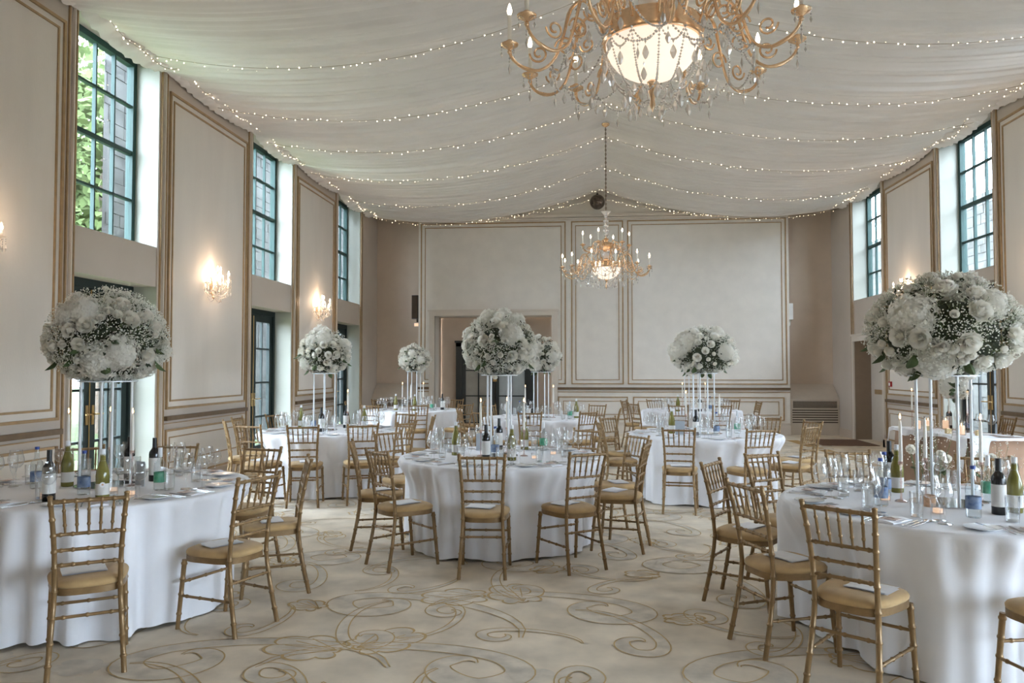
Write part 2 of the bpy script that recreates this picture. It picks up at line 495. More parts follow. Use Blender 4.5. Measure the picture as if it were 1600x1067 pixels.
PL = lambda u, z, d: (XL+d, u, z)
PR = lambda u, z, d: (XR-d, u, z)
n = 1
segs = [(5.3, 7.50), (9.05, 11.75), (13.43, 16.0)]
for P in (PL, PR):
    for a, c in (segs if P is PR else [(-1.6, 1.1), (1.3, 4.0), (4.2, 7.5)] + segs[1:]):
        wall_panel(n, P, a, c); n += 1
    m = MB()
    for q in (17.67, 17.78):
        frame_lines(m, P, 0, q, q+.02, .18, 5.3, .02, .02, 0, 'l')
    tag(m.build('trim_%d' % n, [M['gold']], smooth=False), kind='structure'); n += 1
PFR = lambda u, z, d: (u, YF-d, z)
m = MB()
for u0, u1 in ((-4.02, -.47), (-.34, .905), (1.0, 4.70)):
    if u0 < -1:
        frame_lines(m, PFR, 0, u0, u1, 1.17, 5.10, .028, .02, 0, 'lrt')
        frame_lines(m, PFR, 0, u0+.1, u1-.1, 1.27, 5.0, .018, .014, 0, 'lrt')
        for a, c in ((u0, OX0-.16), (OX1+.16, u1)):
            frame_lines(m, PFR, 0, a, c, 1.17, 1.2, .028, .02, 0, 'b')
            frame_lines(m, PFR, 0, a+(.1 if a == u0 else 0), c-(0 if a == u0 else .1), 1.27, 1.29, .018, .014, 0, 'b')
    else:
        frame_lines(m, PFR, 0, u0, u1, 1.17, 5.10, .028, .02)
        frame_lines(m, PFR, 0, u0+.1, u1-.1, 1.27, 5.0, .018, .014)
for a, c in ((PX0, OX0-.14), (OX1+.14, PX1)):
    frame_lines(m, PFR, 0, a, c, 1.045, 1.1, .055, .05, 1, 'b')
    frame_lines(m, PFR, 0, a, c, .98, 1.0, .018, .016, 0, 'b')
    frame_lines(m, PFR, 0, a, c, .25, .28, .03, .03, 2, 'b')
for u0, u1 in ((-.66, 1.0), (1.12, 4.62)):
    frame_lines(m, PFR, 0, u0, u1, .33, .88, .026, .02)
    frame_lines(m, PFR, 0, u0+.12, u1-.12, .45, .78, .016, .014)
for z, w, p in ((5.13, .05, .06), (5.19, .07, .09)):
    frame_lines(m, PFR, 0, PX0, PX1, z, z+w, w, p, 2, 'b')
tag(m.build('trim_far_wall', [M['gold'], M['dado'], M['wood_wall']], smooth=False), kind='structure')
# doorway surround on the far wall
m = MB()
for x0, x1, z0, z1, d in ((OX0-.14, OX0, 0, OZ, .05), (OX1, OX1+.14, 0, OZ, .05), (OX0-.15, OX1+.15, OZ, OZ+.14, .06),
                          (OX0-.04, OX0, 0, OZ, .07), (OX1, OX1+.04, 0, OZ, .07), (OX0-.17, OX1+.17, OZ+.11, OZ+.15, .09)):
    m.box((x0, YF-d, z0), (x1, YF, z1))
tag(m.build('trim_doorway', [M['wood_wall']], smooth=False), kind='structure')
# lintel over the recessed door in the right wall
m = MB()
m.box((XR-.03, 15.9, 2.14), (XR, 17.75, 2.26)); m.box((XR-.055, 15.9, 2.26), (XR, 17.75, 2.30))
m.box((XR-.03, 15.9, 0), (XR, 16.0, 2.14)); m.box((XR-.03, 17.65, 0), (XR, 17.75, 2.14))
tag(m.build('trim_lintel', [M['wood_wall']], smooth=False), kind='structure')
# baseboards
for side, P in (('left', PL), ('right', PR)):
    m = MB()
    for a, c in (segs if side == 'right' else [(YB, 7.5)] + segs[1:]) + [(17.75, YA)]:
        q = [P(a, 0, 0), P(c, .15, .03)]
        m.box(tuple(min(v[i] for v in q) for i in range(3)), tuple(max(v[i] for v in q) for i in range(3)))
        q = [P(a, .15, 0), P(c, .18, .018)]
        m.box(tuple(min(v[i] for v in q) for i in range(3)), tuple(max(v[i] for v in q) for i in range(3)))
    tag(m.build('baseboard_'+side, [M['alcove']], smooth=False), kind='structure')
m = MB()
for a, c, y in ((XL, PX0, YA), (PX1, XR, YA), (PX0, OX0-.14, YF), (OX1+.14, PX1, YF)):
    m.box((a, y-.025, 0), (c, y, .22))
tag(m.build('baseboard_front', [M['wood_wall']], smooth=False), kind='structure')

# ---------------- windows and doors
def oriented(X, sgn):
    return lambda u, z, d: (X - sgn*d, u, z)        # d goes into the wall

def obox(m, P, u0, u1, z0, z1, d0, d1, mi=0):
    q = [P(u0, z0, d0), P(u1, z1, d1)]
    m.box(tuple(min(v[i] for v in q) for i in range(3)), tuple(max(v[i] for v in q) for i in range(3)), mi)

nw = 1
def window(X, sgn, a, c):
    global nw
    P = oriented(X, sgn)
    m = MB(); d = .30
    F = .075
    for u0, u1, z0, z1 in ((a, a+F, SILL, WTOP), (c-F, c, SILL, WTOP), (a+F, c-F, SILL, SILL+F*.6), (a+F, c-F, WTOP-F, WTOP)):
        obox(m, P, u0, u1, z0, z1, d, d+.09)
    W = c-a-2*F
    for k in (1, 2, 3):
        u = a+F+W*k/4
        obox(m, P, u-.012, u+.012, SILL+F*.6, WTOP-F, d+.015, d+.06)
    for k in (1, 2, 3):
        z = SILL+(WTOP-SILL)*k/4
        t = .028 if k == 2 else .013
        obox(m, P, a+F, c-F, z-t, z+t, d+.01, d+.065)
    o = m.build('window_%d' % nw, [M['green']], smooth=False); tag(o, kind='structure')
    g = MB(); obox(g, P, a+F, c-F, SILL+F*.6, WTOP-F, d+.035, d+.04)
    g.build('window_pane', [M['pane']], o, smooth=False)
    nw += 1

nd = 1
def french_door(X, sgn, a, c, top, mt):
    global nd
    P = oriented(X, sgn)
    o = empty('door_%d' % nd); tag(o, kind='structure'); nd += 1
    m = MB(); d = .30
    for u0, u1, z0, z1 in ((a, a+.07, 0, top), (c-.07, c, 0, top), (a+.07, c-.07, top-.09, top)):
        obox(m, P, u0, u1, z0, z1, d, d+.12)
    m.build('door_frame', [M[mt]], o, smooth=False)
    mid = (a+c)/2
    for u0, u1, s in ((a+.075, mid-.004, 1), (mid+.004, c-.075, -1)):
        m = MB(); st = .10
        T = top-.095
        for v0, v1, z0, z1 in ((u0, u0+st, .01, T), (u1-st, u1, .01, T), (u0+st, u1-st, .01, .24), (u0+st, u1-st, T-.11, T)):
            obox(m, P, v0, v1, z0, z1, d+.03, d+.085)
        um = (u0+u1)/2
        obox(m, P, um-.014, um+.014, .24, T-.11, d+.04, d+.075)
        for z in (.73, 1.31, 1.89):
            obox(m, P, u0+st, u1-st, z-.015, z+.015, d+.04, d+.075)
        lf = m.build('door_leaf', [M[mt]], o, smooth=False)
        g = MB(); obox(g, P, u0+st, u1-st, .24, T-.11, d+.055, d+.06)
        g.build('glass_pane', [M['pane']], lf, smooth=False)
        ue = u1-.05 if s > 0 else u0+.05
        h = MB()
        obox(h, P, ue-.02, ue+.02, .92, 1.14, d+.02, d+.03)
        q = [P(ue, 1.04, d+.02), P(ue, 1.04, d-.03), P(ue-s*.1, 1.04, d-.035)]
        h.tube(q, .009, 8)
        h.build('door_handle', [M['brass']], lf)
        if s > 0:
            h = MB(); q = [P(u1-.012, .1, d+.02), P(u1-.012, T-.02, d+.02)]
            h.tube(q, .007, 6)
            h.build('bolt_rod', [M['brass']], lf)

for a, c in BW:
    m = MB(); y0, y1 = YB-.2, YB-.12
    for x0, x1, z0, z1 in ((a, a+.07, 2.2, 5.2), (c-.07, c, 2.2, 5.2), (a, c, 2.2, 2.28), (a, c, 5.12, 5.2)): m.box((x0, y0, z0), (x1, y1, z1))
    for k in range(1, 4): m.box((a+(c-a)*k/4-.015, y0, 2.2), (a+(c-a)*k/4+.015, y1, 5.2))
    for k in range(1, 5): m.box((a, y0, 2.2+3*k/5-.015), (c, y1, 2.2+3*k/5+.015))
    o = m.build('window_%d' % nw, [M['green']], smooth=False); tag(o, kind='structure'); nw += 1
    g = MB(); g.box((a+.07, y0+.035, 2.28), (c-.07, y0+.04, 5.12)); g.build('window_pane', [M['pane']], o, smooth=False)
for a, c in OPEN:
    window(XL, 1, a, c)
    french_door(XL, 1, a, c, 2.56, 'doorgreen')
for i, (a, c) in enumerate(OPEN_R):
    if a > 6: window(XR, -1, a, c)
    if i < 5: french_door(XR, -1, a, c, 2.84 if i == 4 else 2.56, 'black')
# cream door in the right-wall recess
o = empty('door_%d' % nd); tag(o, kind='structure'); nd += 1
m = MB(); m.box((XR+.34, 15.98, 0), (XR+.40, 17.63, 2.2)); m.build('door_leaf', [M['doorcream']], o, smooth=False)
m = MB(); m.box((XR+.325, 16.1, 1.0), (XR+.345, 17.4, 1.1)); m.build('door_rail', [M['gold']], o, smooth=False)
m = MB(); m.tube([(XR+.34, 16.25, 1.0), (XR+.27, 16.25, 1.0), (XR+.265, 16.36, 1.0)], .011, 8); m.box((XR+.325, 16.21, .9), (XR+.342, 16.29, 1.1))
m.build('door_handle', [M['brass']], o)
# dark double door within the far recess
o = empty('door_%d' % nd); tag(o, kind='structure'); nd += 1
yd = YA+.18
m = MB()
dx0, dx1, dz = -3.26, -1.27, 2.20
m.box((dx0, yd, 0), (dx0+.16, yd+.1, dz)); m.box((dx1-.16, yd, 0), (dx1, yd+.1, dz)); m.box((dx0, yd, dz-.1), (dx1, yd+.1, dz))
m.box((dx0-.03, yd-.02, dz), (dx1+.03, yd+.1, dz+.05))
m.build('door_frame', [M['black']], o, smooth=False)
mid = (dx0+dx1)/2
for x0, x1, pm in ((dx0+.16, mid-.01, 'frosted'), (mid+.01, dx1-.16, 'frosted_lit')):
    m = MB()
    for a0, a1, z0, z1 in ((x0, x0+.09, 0, dz-.1), (x1-.09, x1, 0, dz-.1), (x0+.09, x1-.09, 0, .2), (x0+.09, x1-.09, dz-.2, dz-.1)):
        m.box((a0, yd+.02, z0), (a1, yd+.07, z1))
    for z in (.86, 1.5):
        m.box((x0+.09, yd+.025, z-.015), (x1-.09, yd+.06, z+.015))
    xm = (x0+x1)/2
    m.box((xm-.013, yd+.025, .2), (xm+.013, yd+.06, dz-.2))
    lf = m.build('door_leaf', [M['black']], o, smooth=False)
    g = MB(); g.box((x0+.09, yd+.05, .2), (x1-.09, yd+.055, dz-.2)); g.build('glass_pane', [M[pm]], lf, smooth=False)
m = MB(); m.box((mid-.05, yd-.01, 1.22), (mid+.05, yd+.02, 1.52)); m.build('push_plate', [M['brass']], o, smooth=False)

# ------------------------------------------------------------------ outside
b = MB(); b.box((-60, -60, -.35), (XL-.75, 70, -.25)); b.box((XL-.75, -60, -.35), (60, YB-.4, -.25), 1); tag(b.build('lawn_ground', [M['lawn'], M['bounce_ground']], smooth=False), kind='structure')
b = MB(); b.box((XR+.75, YB-.4, -.35), (60, 70, -.25)); tag(b.build('terrace_ground', [M['stone']], smooth=False), kind='structure')
def stone_wall(name, x0, x1, y0, y1, h, facing):
    m = MB()
    if facing > 0: m.prism([(x1, y0), (x1, y1), (x1*y1/y0+1.5, y1)], -.3, h, 1)
    else: m.box((x0, y0, -.3), (x1, y1, h), 1)
    rg = random.Random(4)
    X = x1 if facing > 0 else x0
    z = -.25; k = 0
    while z < h-.05:
        hh = rg.choice((.22, .28, .33)); y = y0 + rg.uniform(0, .3)
        while y < y1-.1:
            w = rg.uniform(.35, .8); e = min(y+w-.018, y1)
            d = rg.uniform(.008, .03)
            m.box((min(X, X+facing*d), y, z), (max(X, X+facing*d), e, min(z+hh-.018, h)), 0)
            y += w
        z += hh
    tag(m.build(name, [M['stone'] if facing > 0 else M['stone2'], M['mortar']], smooth=False), kind='structure')
stone_wall('outside_wall_wing', -11.0, -8.3, 12.55, 27, 8.2, 1)
stone_wall('outside_wall_court', 10.5, 12.0, 8, 40, 6.2, -1)
# end face of the wing
def tree(x, y, h, cr, seed):
    rg = random.Random(seed)
    o = empty('outside_tree', (x, y, -.28))
    t = MB(); t.tube(spline([(0,0,0), (.1,.05,h*.3), (-.05,.1,h*.6), (.05,0,h*.85)], 10), [.28-.022*i for i in range(10)], 8)
    t.build('trunk', [M['bark']], o)
    m = MB()
    for k in range(9500):
        a, u = rg.uniform(0, 2*PI), rg.uniform(-1, 1)
        rr = rg.uniform(.55, 1)**.5*cr*(1+.25*math.sin(3*a+seed)*math.cos(4*u))
        s = math.sqrt(1-u*u)
        c = Vector((rr*s*math.cos(a), rr*s*math.sin(a), h*.58+rr*u*1.25))
        n1 = Vector((rg.gauss(0,1), rg.gauss(0,1), rg.gauss(0,1))).normalized()
        n2 = n1.orthogonal().normalized()
        L = rg.uniform(.11, .21)
        m.add([c-n1*L, c+n2*L*.5, c+n1*L, c-n2*L*.5], [(0,1,2,3)])
    m.build('crown', [M['treeleaf']], o, smooth=False)
    return o
for i, (x, y, h, r) in enumerate(((-13.5, 20.5, 11, 3.2), (-22, 26, 14, 4.4), (-20, 15, 11, 3.4), (-33, 36, 14, 4.8))):
    tag(tree(x, y, h, r, i+3), ('leafy green tree outside, nearest the stone wing', 'tall green tree outside behind the nearest one', 'green tree outside standing alone over the lawn', 'farthest green tree outside beyond the lawn')[i], 'tree')

# ------------------------------------------------------------------ ceiling drape
def zdrape(X, Y, fold=True):
    hw = (XC-XL) if X < XC else (XR-XC)
    t = min(1., abs(X-XC)/hw)
    z = ZR + (ZW-ZR)*t - SAG*4*t*(1-t)*(1-.18*(1-t))
    z -= .05*(1-abs(math.sin(PI*(Y-8.4)/1.9)))*math.sin(PI*t)
    if fold:
        w = math.sin(PI*min(1, t*1.0+.04))
        p = Y*1.0 + .12*math.sin(2.3*t+Y*.7)
        f = (.014*math.sin(2*PI*p/.47+1.3*math.sin(p*2.1)) + .016*math.sin(2*PI*p/.21+2*math.sin(p*1.3)) + .0095*math.sin(2*PI*p/.115+math.sin(p*3.1)))
        z += f*(.45+.75*w)
    return z
def drape(x0, x1, name, label):
    m = MB()
    nx, ny = 36, 880
    y0, y1 = YB+.2, 18.42
    m.grid(lambda u, v: (x0+(x1-x0)*u, y0+(y1-y0)*v, zdrape(x0+(x1-x0)*u, y0+(y1-y0)*v)), nx, ny)
    o = m.build(name, [M['drape']], ang=180)
    return tag(o, label, 'drape')
drape(XL+.02, XC, 'ceiling_drape', 'white ruched voile drape under the ceiling, left of the ridge')
drape(XC, XR-.02, 'ceiling_drape', 'white ruched voile drape under the ceiling, right of the ridge')

def zedge(Y):
    """lower edge of the gathered valance"""
    ties = [v for s in OPEN_R for v in s]
    ties = [YB] + ties + [18.45]
    for i in range(len(ties)-1):
        if ties[i] <= Y <= ties[i+1]:
            t = (Y-ties[i])/(ties[i+1]-ties[i])
            low = .12 if (i % 2 == 1) else .10
            base = 5.235 if (i % 2 == 1) else 5.285
            return base - low*math.sin(PI*t)**.8
    return 5.24
for X, s, side in ((XL, 1, 'left'), (XR, -1, 'right')):
    m = MB()
    y0, y1 = YB+.2, 18.45
    def fn(u, v, X=X, s=s):
        Y = y0+(y1-y0)*v
        zb = zedge(Y); zt = ZW+.06
        z = zt+(zb-zt)*u
        off = .03 + .17*math.sin(PI*u)**.8*(1+.25*math.sin(Y*9+3*u)+.18*math.sin(Y*23)) + .012*math.sin(Y*41+u*4)
        return (X+s*off, Y, z+.01*math.sin(Y*31)*u)
    m.grid(fn, 8, 700)
    o = m.build('drape_valance', [M['drape']], ang=180)
    tag(o, 'gathered voile valance scalloped along the top of the %s wall' % side, 'valance')

# fairy lights
bulb_me = MB(); bulb_me.ball((0,0,0), .0095, 6, 4); bulb_me = bulb_me.mesh('fairy_bulb', [M['fairy']])
def fairy(name, pts, label, group, seed, step=.10):
    o = empty(name, pts[0]); tag(o, label, 'string lights', group)
    P = [Vector(p)-Vector(pts[0]) for p in pts]
    m = MB(); m.tube(P, .0035, 4, caps=False); m.build('wire', [M['wire']], o)
    rg = random.Random(seed)
    d = 0; acc = rg.uniform(0, step); k = 0
    for i in range(len(P)-1):
        L = (P[i+1]-P[i]).length
        while acc < d+L and k < 98:
            q = P[i].lerp(P[i+1], (acc-d)/L)
            bo = link('bulb', bulb_me, o)
            s = rg.uniform(.28, .88)
            bo.location = q + Vector((0, rg.uniform(-.03, .03), rg.uniform(-.035, .02))); bo.scale = (s, s, s)
            acc += step*rg.uniform(.55, 1.5); k += 1
        d += L
SY = [8.4, 10.4, 12.1, 14.0, 16.2, 18.25]
ORD = ['first', 'second', 'third', 'fourth', 'fifth', 'sixth']
for half, xe in (('left', XL+.12), ('right', XR-.12)):
    for i, y in enumerate(SY):
        pts = []
        for k in range(41):
            t = k/40
            X = XC+(xe-XC)*t
            yy = y + .22*math.sin(PI*t*1.0+i)*(.5)
            pts.append((X, yy, zdrape(X, yy, False)-.045-.05*math.sin(PI*t)))
        fairy('fairy_light_string', pts, '%s fairy light string from the camera across the drape on the %s of the ridge' % (ORD[i], half), None, i*7+len(half))
    s = 1 if half == 'left' else -1
    X = XL if half == 'left' else XR
    for j, (a, c, wh) in enumerate(((7.5, 11.7, 'nearest the camera'), (11.75, 15.95, 'over the middle window bays'), (16.0, 18.4, 'by the far corner'))):
        pts = []
        for k in range(61):
            Y = a+(c-a)*k/60
            pts.append((X+s*(.255+.02*math.sin(Y*5)), Y, zedge(Y)+.03+.03*math.sin(Y*7)))
        fairy('fairy_light_string', pts, 'fairy light string along the %s wall valance, %s' % (half, wh), None, 50+j+len(half), .075)
    pts = []
    for k in range(41):
        t = k/40; Xx = XC+((xe)-XC)*t
        pts.append((Xx, YF-.14, 5.66-.45*t**.6-.26*math.sin(PI*t)**1.2+.12*t))
    fairy('fairy_light_string', pts, 'fairy light string drooping over the far wall panels, %s of the mirror ball' % half, None, 90+len(half), .085)

# ------------------------------------------------------------------ chairs
CHAIR = empty('chiavari_chair')
def post_y(z):
    return {0: 0}.get(z, 0)
def post_pts(s):
    return [(s*.172,-.24,0), (s*.160,-.195,.22), (s*.149,-.168,.43), (s*.151,-.185,.62), (s*.160,-.215,.78), (s*.171,-.25,.918)]
def at_z(s, z):
    P = spline(post_pts(s), 200)
    return min(P, key=lambda p: abs(p.z-z))
def bamboo(path, r, rings, n=8, taper=(1,1), bump=.0036, fat=0):
    """tube along path with clean bamboo rings"""
    L = [0]
    for i in range(1, len(path)): L.append(L[-1]+(path[i]-path[i-1]).length)
    T = L[-1]
    ls = set(round(T*i/10, 5) for i in range(10)) | {T}
    for c in rings:
        for d in (-.010, -.0055, -.002, .002, .0055, .010): ls.add(round(c*T+d, 5))
    ls = sorted(l for l in ls if -1e-6 <= l <= T+1e-6)
    pts, rad = [], []
    for l in ls:
        k = 0
        while k < len(L)-2 and L[k+1] < l: k += 1
        t = (l-L[k])/max(1e-9, L[k+1]-L[k])
        pts.append(path[k].lerp(path[k+1], t))
        q = r*(taper[0]+(taper[1]-taper[0])*l/T) + fat*math.sin(PI*l/T)**2
        d = min([abs(l-c*T) for c in rings] or [1])
        q += bump*(1 if d < .003 else .6 if d < .007 else 0)
        rad.append(q)
    m = MB(); m.tube(pts, rad, n)
    return m
def rod(name, a, b_, r, rings, k=34, n=8, bump=.0033, fat=0):
    return bamboo([Vector(a), Vector(b_)], r, rings, n, (1,1), bump, fat).build(name, [M['chair']], CHAIR, ang=50)
for s in (-1, 1):
    pts = spline(post_pts(s), 70)
    m = bamboo(pts, .0132, (.09,.2,.33,.47,.60,.69,.78,.87,.96), 10, (1.08,.92), .0038)
    m.ball((pts[-1].x, pts[-1].y, pts[-1].z+.002), (.0145,.0145,.009), 10, 6)
    m.build('back_post', [M['chair']], CHAIR, ang=60)
    m = bamboo([Vector((s*.176, .165, .415)), Vector((s*.188, .205, 0))], .0142, (.06,.28,.5,.78), 10, (1.05,.9), .0038); m.build('leg', [M['chair']], CHAIR, ang=60)
    r0, f0 = at_z(s, .20), Vector((s*.182, .185, .20))
    rod('stretcher', r0, f0, .0085, (.12,.37,.62,.88))
a0, a1 = at_z(-1, .30), at_z(1, .30); rod('stretcher', a0, a1, .0085, (.15,.5,.85))
rod('stretcher', (-.180, .178, .28), (.180, .178, .28), .0085, (.15,.5,.85))
a0, a1 = at_z(-1, .893), at_z(1, .893); rod('top_rail', a0, a1, .0105, (.17,.33,.5,.67,.83), 50, 9)
for z in (.722, .642, .562):
    a0, a1 = at_z(-1, z), at_z(1, z); rod('cross_rail', a0, a1, .0088, (.1,.27,.5,.73,.9), 50)
for k in range(5):
    t = (k+1)/6
    p = at_z(-1, .722).lerp(at_z(1, .722), t); q = at_z(-1, .893).lerp(at_z(1, .893), t)
    rod('spindle', p, q, .0052, (.28,.72), 26, 7, .003, .0025)
def seat_outline(n, k, e=3.6):
    out = []
    for i in range(n):
        a = 2*PI*i/n
        c, s = math.cos(a), math.sin(a)
        x = math.copysign(abs(c)**(2/e), c); y = math.copysign(abs(s)**(2/e), s)
        w = .182 + .022*y
        out.append((x*w*k, .005 + y*.193*k))
    return out
m = MB()
o1, o2 = seat_outline(40, 1.0), seat_outline(40, .86)
vs = [(x, y, .408) for x, y in o1] + [(x, y, .442) for x, y in o1] + [(x, y, .446) for x, y in o2] + [(x, y, .404) for x, y in o2]
nq = 40
fs = []
for r in range(3):
    fs += [(r*nq+i, r*nq+(i+1) % nq, (r+1)*nq+(i+1) % nq, (r+1)*nq+i) for i in range(nq)]
fs += [(3*nq+i, 3*nq+(i+1) % nq, (i+1) % nq, i) for i in range(nq)]
m.add(vs, fs); m.build('seat_frame', [M['chair']], CHAIR)
m = MB()
rings = ((.99,.440),(1.03,.450),(1.035,.462),(1.0,.473),(.92,.480),(.75,.485),(.45,.488),(.12,.489))
vs = []
for k, z in rings: vs += [(x, y, z) for x, y in seat_outline(40, k, 3.2)]
fs = []
for r in range(len(rings)-1): fs += [(r*nq+i, r*nq+(i+1) % nq, (r+1)*nq+(i+1) % nq, (r+1)*nq+i) for i in range(nq)]
fs += [tuple((len(rings)-1)*nq+i for i in range(nq)), tuple(range(nq-1, -1, -1))]
m.add(vs, fs); m.build('seat_cushion', [M['cushion']], CHAIR, ang=70)
CHAIR = Proto(CHAIR)

m = MB()
m.grid(lambda u, v: ((u-.5)*.148, (v-.5)*.21, .0035+.010*abs(u-.35)+.006*v*(1-v)), 8, 4)
m.grid(lambda u, v: ((u-.5)*.148, (v-.5)*.21, .0012), 4, 2)
CARD = Proto(m.build('folded_card', [M['paper']], smooth=False))

# ------------------------------------------------------------------ tables
TR, TZ = .93, .76
TABLES = {
 'T1': ((-.76, 7.05), 'centre table'),
 'T2': ((-3.25, 5.02), 'front left table'),
 'T3': ((2.12, 4.83), 'front right table'),
 'T4': ((-3.25, 9.75), 'second left table'),
 'T5': ((1.43, 9.65), 'second right table'),
 'T6': ((-3.28, 14.7), 'back left table'),
 'T7': ((-.74, 12.6), 'back centre table'),
 'T8': ((2.0, 15.0), 'back right table'),
}
# chairs: x, y of the back's top, facing in degrees (0 = away from the camera, + = turned left), white card on the seat
CH = {
 'T1': [(-.765,5.70,3,1),(.02,5.98,35,1),(-1.63,5.95,-45,2),(-2.05,6.66,-76,2),(-2.0,7.72,-128,0),(.53,6.78,76,1),(.50,7.54,122,1),(.02,8.22,146,0)],
 'T2': [(-2.50,3.72,33,1),(-1.945,4.50,70,1),(-2.62,6.12,168,0),(-1.975,5.43,114,1),(-3.42,6.22,-172,0),(-4.13,6.02,-140,0)],
 'T3': [(1.17,3.78,-40,1),(.875,4.45,-68,1),(.86,5.50,-120,1),(1.32,6.02,-146,0),(2.03,6.28,-175,0),(2.89,6.00,160,0),(2.20,3.50,12,1)],
 'T4': [(-3.14,8.40,14,1),(-2.58,8.73,22,1),(-3.80,8.45,-14,1),(-4.36,9.07,-60,0),(-4.47,9.82,-88,0),(-4.25,10.45,-115,0),(-2.56,10.94,160,0),(-2.14,9.09,62,0),(-2.03,10.22,95,0)],
 'T5': [(.985,8.40,-8,1),(1.83,8.43,21,1),(2.48,8.88,50,1),(2.63,9.72,112,1),(2.33,10.48,150,0),(.30,10.3,-128,1),(.28,9.35,-80,0)],
 'T6': [(-2.92,13.4,18,1),(-3.76,13.25,-12,1),(-4.42,14.5,-75,0),(-4.2,15.6,-140,0),(-2.68,15.95,160,0),(-2.13,13.75,50,1),(-1.95,14.9,95,0)],
 'T7': [(-.81,11.28,3,1),(-1.52,11.3,-25,1),(-.02,11.63,42,1),(.52,12.3,85,1),(.21,13.8,150,0),(-1.98,12.0,-70,0),(-1.7,13.5,-130,0)],
 'T8': [(1.61,13.75,-16,1),(2.35,13.75,12,1),(.75,15.6,-112,0),(.9,14.35,-62,1),(1.4,16.17,-155,0),(2.97,16.2,148,0),(3.2,15.2,95,0)],
}
SEATS = {}
for t, L in CH.items():
    c, tn = TABLES[t]
    S = []
    for x, y, f, card in L:
        d = math.hypot(x-c[0], y-c[1])
        dm = 1.24 if t in ('T1', 'T2', 'T3') else 1.32
        if d < dm:
            k = dm/d; x, y = c[0]+(x-c[0])*k, c[1]+(y-c[1])*k; d = dm
        S.append([math.atan2(y-c[1], x-c[0]), x, y, f, card, d])
    # places without a chair in view fill the gaps
    ang = sorted(s[0] for s in S)
    for i, a in enumerate(ang):
        b2 = ang[(i+1) % len(ang)] + (2*PI if i == len(ang)-1 else 0)
        g = b2-a; k = int(g/.62)-1 if g > 1.15 else 0
        for q in range(max(0, k)):
            an = a+g*(q+1)/(k+1)
            S.append([math.atan2(math.sin(an), math.cos(an)), None, None, None, 0, None])
    near = min(S, key=lambda s: abs(math.atan2(math.sin(s[0]+PI/2), math.cos(s[0]+PI/2))))
    for s in S:
        s.append((near[0]-s[0]) % (2*PI))
    S.sort(key=lambda s: s[-1])
    SEATS[t] = S
NTH = ['place nearest the camera'] + ['%s place clockwise from nearest' % w for w in ('first','second','third','fourth','fifth','sixth','seventh','eighth','ninth','tenth','eleventh','twelfth')]

cloth_rng = random.Random(3)
for t, (c, tn) in TABLES.items():
    ph = [cloth_rng.uniform(0, 2*PI) for _ in range(6)]
    m = MB(); nu = 300
    dents = []
    for s in SEATS[t]:
        if s[1] is None: continue
        th = R_(s[3]); ox, oy = s[1]-.25*math.sin(th), s[2]+.25*math.cos(th)
        for lx in (-.2, -.1, 0, .1, .2):
            fx, fy = ox+lx*math.cos(th)-.225*math.sin(th)-c[0], oy+lx*math.sin(th)+.225*math.cos(th)-c[1]
            if math.hypot(fx, fy) < 1.03: dents.append((math.atan2(fy, fx), math.hypot(fx, fy)-.045))
    def fn(u, v):
        a = 2*PI*u
        if v < .3:
            r = .02+(TR-.02-.012)*(v/.3); return (r*math.cos(a), r*math.sin(a), TZ)
        if v < .36:
            q = (v-.3)/.06*PI/2; r = TR-.012+.012*math.sin(q); return (r*math.cos(a), r*math.sin(a), TZ-.012+.012*math.cos(q))
        s = (v-.36)/.64
        F = (.7*math.cos(13*a+ph[0]) + math.cos(20*a+ph[1]) + .9*math.cos(29*a+ph[2]) + .6*math.cos(38*a+ph[3]))/2.0
        F = math.copysign(abs(F)**.8, F)
        am = .010+.056*s**.55
        z = (TZ-.012)*(1-s) + .018*s + .010*s*math.cos(9*a+ph[4])
        r = TR + .022*s + am*F
        g = sm(s, .02, .45)
        for da, tr in dents:
            dd = math.atan2(math.sin(a-da), math.cos(a-da))*TR
            w = 1-sm(abs(dd), .06, .24)
            if w > 0 and tr < r:
                r = min(r, r*(1-w*g)+(tr+.25*am*F)*w*g)
        return (r*math.cos(a), r*math.sin(a), z)
    m.grid(fn, nu, 34, closeu=True)
    m.add([(.02*math.cos(2*PI*i/nu), .02*math.sin(2*PI*i/nu), TZ) for i in range(nu)], [tuple(range(nu))])
    o = m.build('tablecloth', [M['linen']], ang=80); o.location = (c[0], c[1], 0)
    tag(o, 'floor-length white round tablecloth of the %s' % tn, 'tablecloth')

for t, S in SEATS.items():
    tn = TABLES[t][1]
    for k, (a, x, y, f, card, d, q) in enumerate(S):
        if x is None: continue
        th = R_(f)
        ox, oy = x - (.25*math.sin(th)), y + (.25*math.cos(th))
        CHAIR.at((ox, oy, 0), th, 'gold bamboo-style chair at the %s, %s' % (tn, NTH[k]), 'chair', 'gold banquet chairs')
        if card:
            rg = random.Random(k*5+ord(t[1]))
            u, v = rg.uniform(-.04, .05), rg.uniform(-.02, .05)
            CARD.at((ox+u*math.cos(th)-v*math.sin(th), oy+u*math.sin(th)+v*math.cos(th), .490), th+PI/2+rg.uniform(-.35, .35) + (PI/2 if card == 2 else 0),
                    'white folded card on a chair seat at %s, %s' % (tn, NTH[k]), 'card', 'white cards on the chair seats')

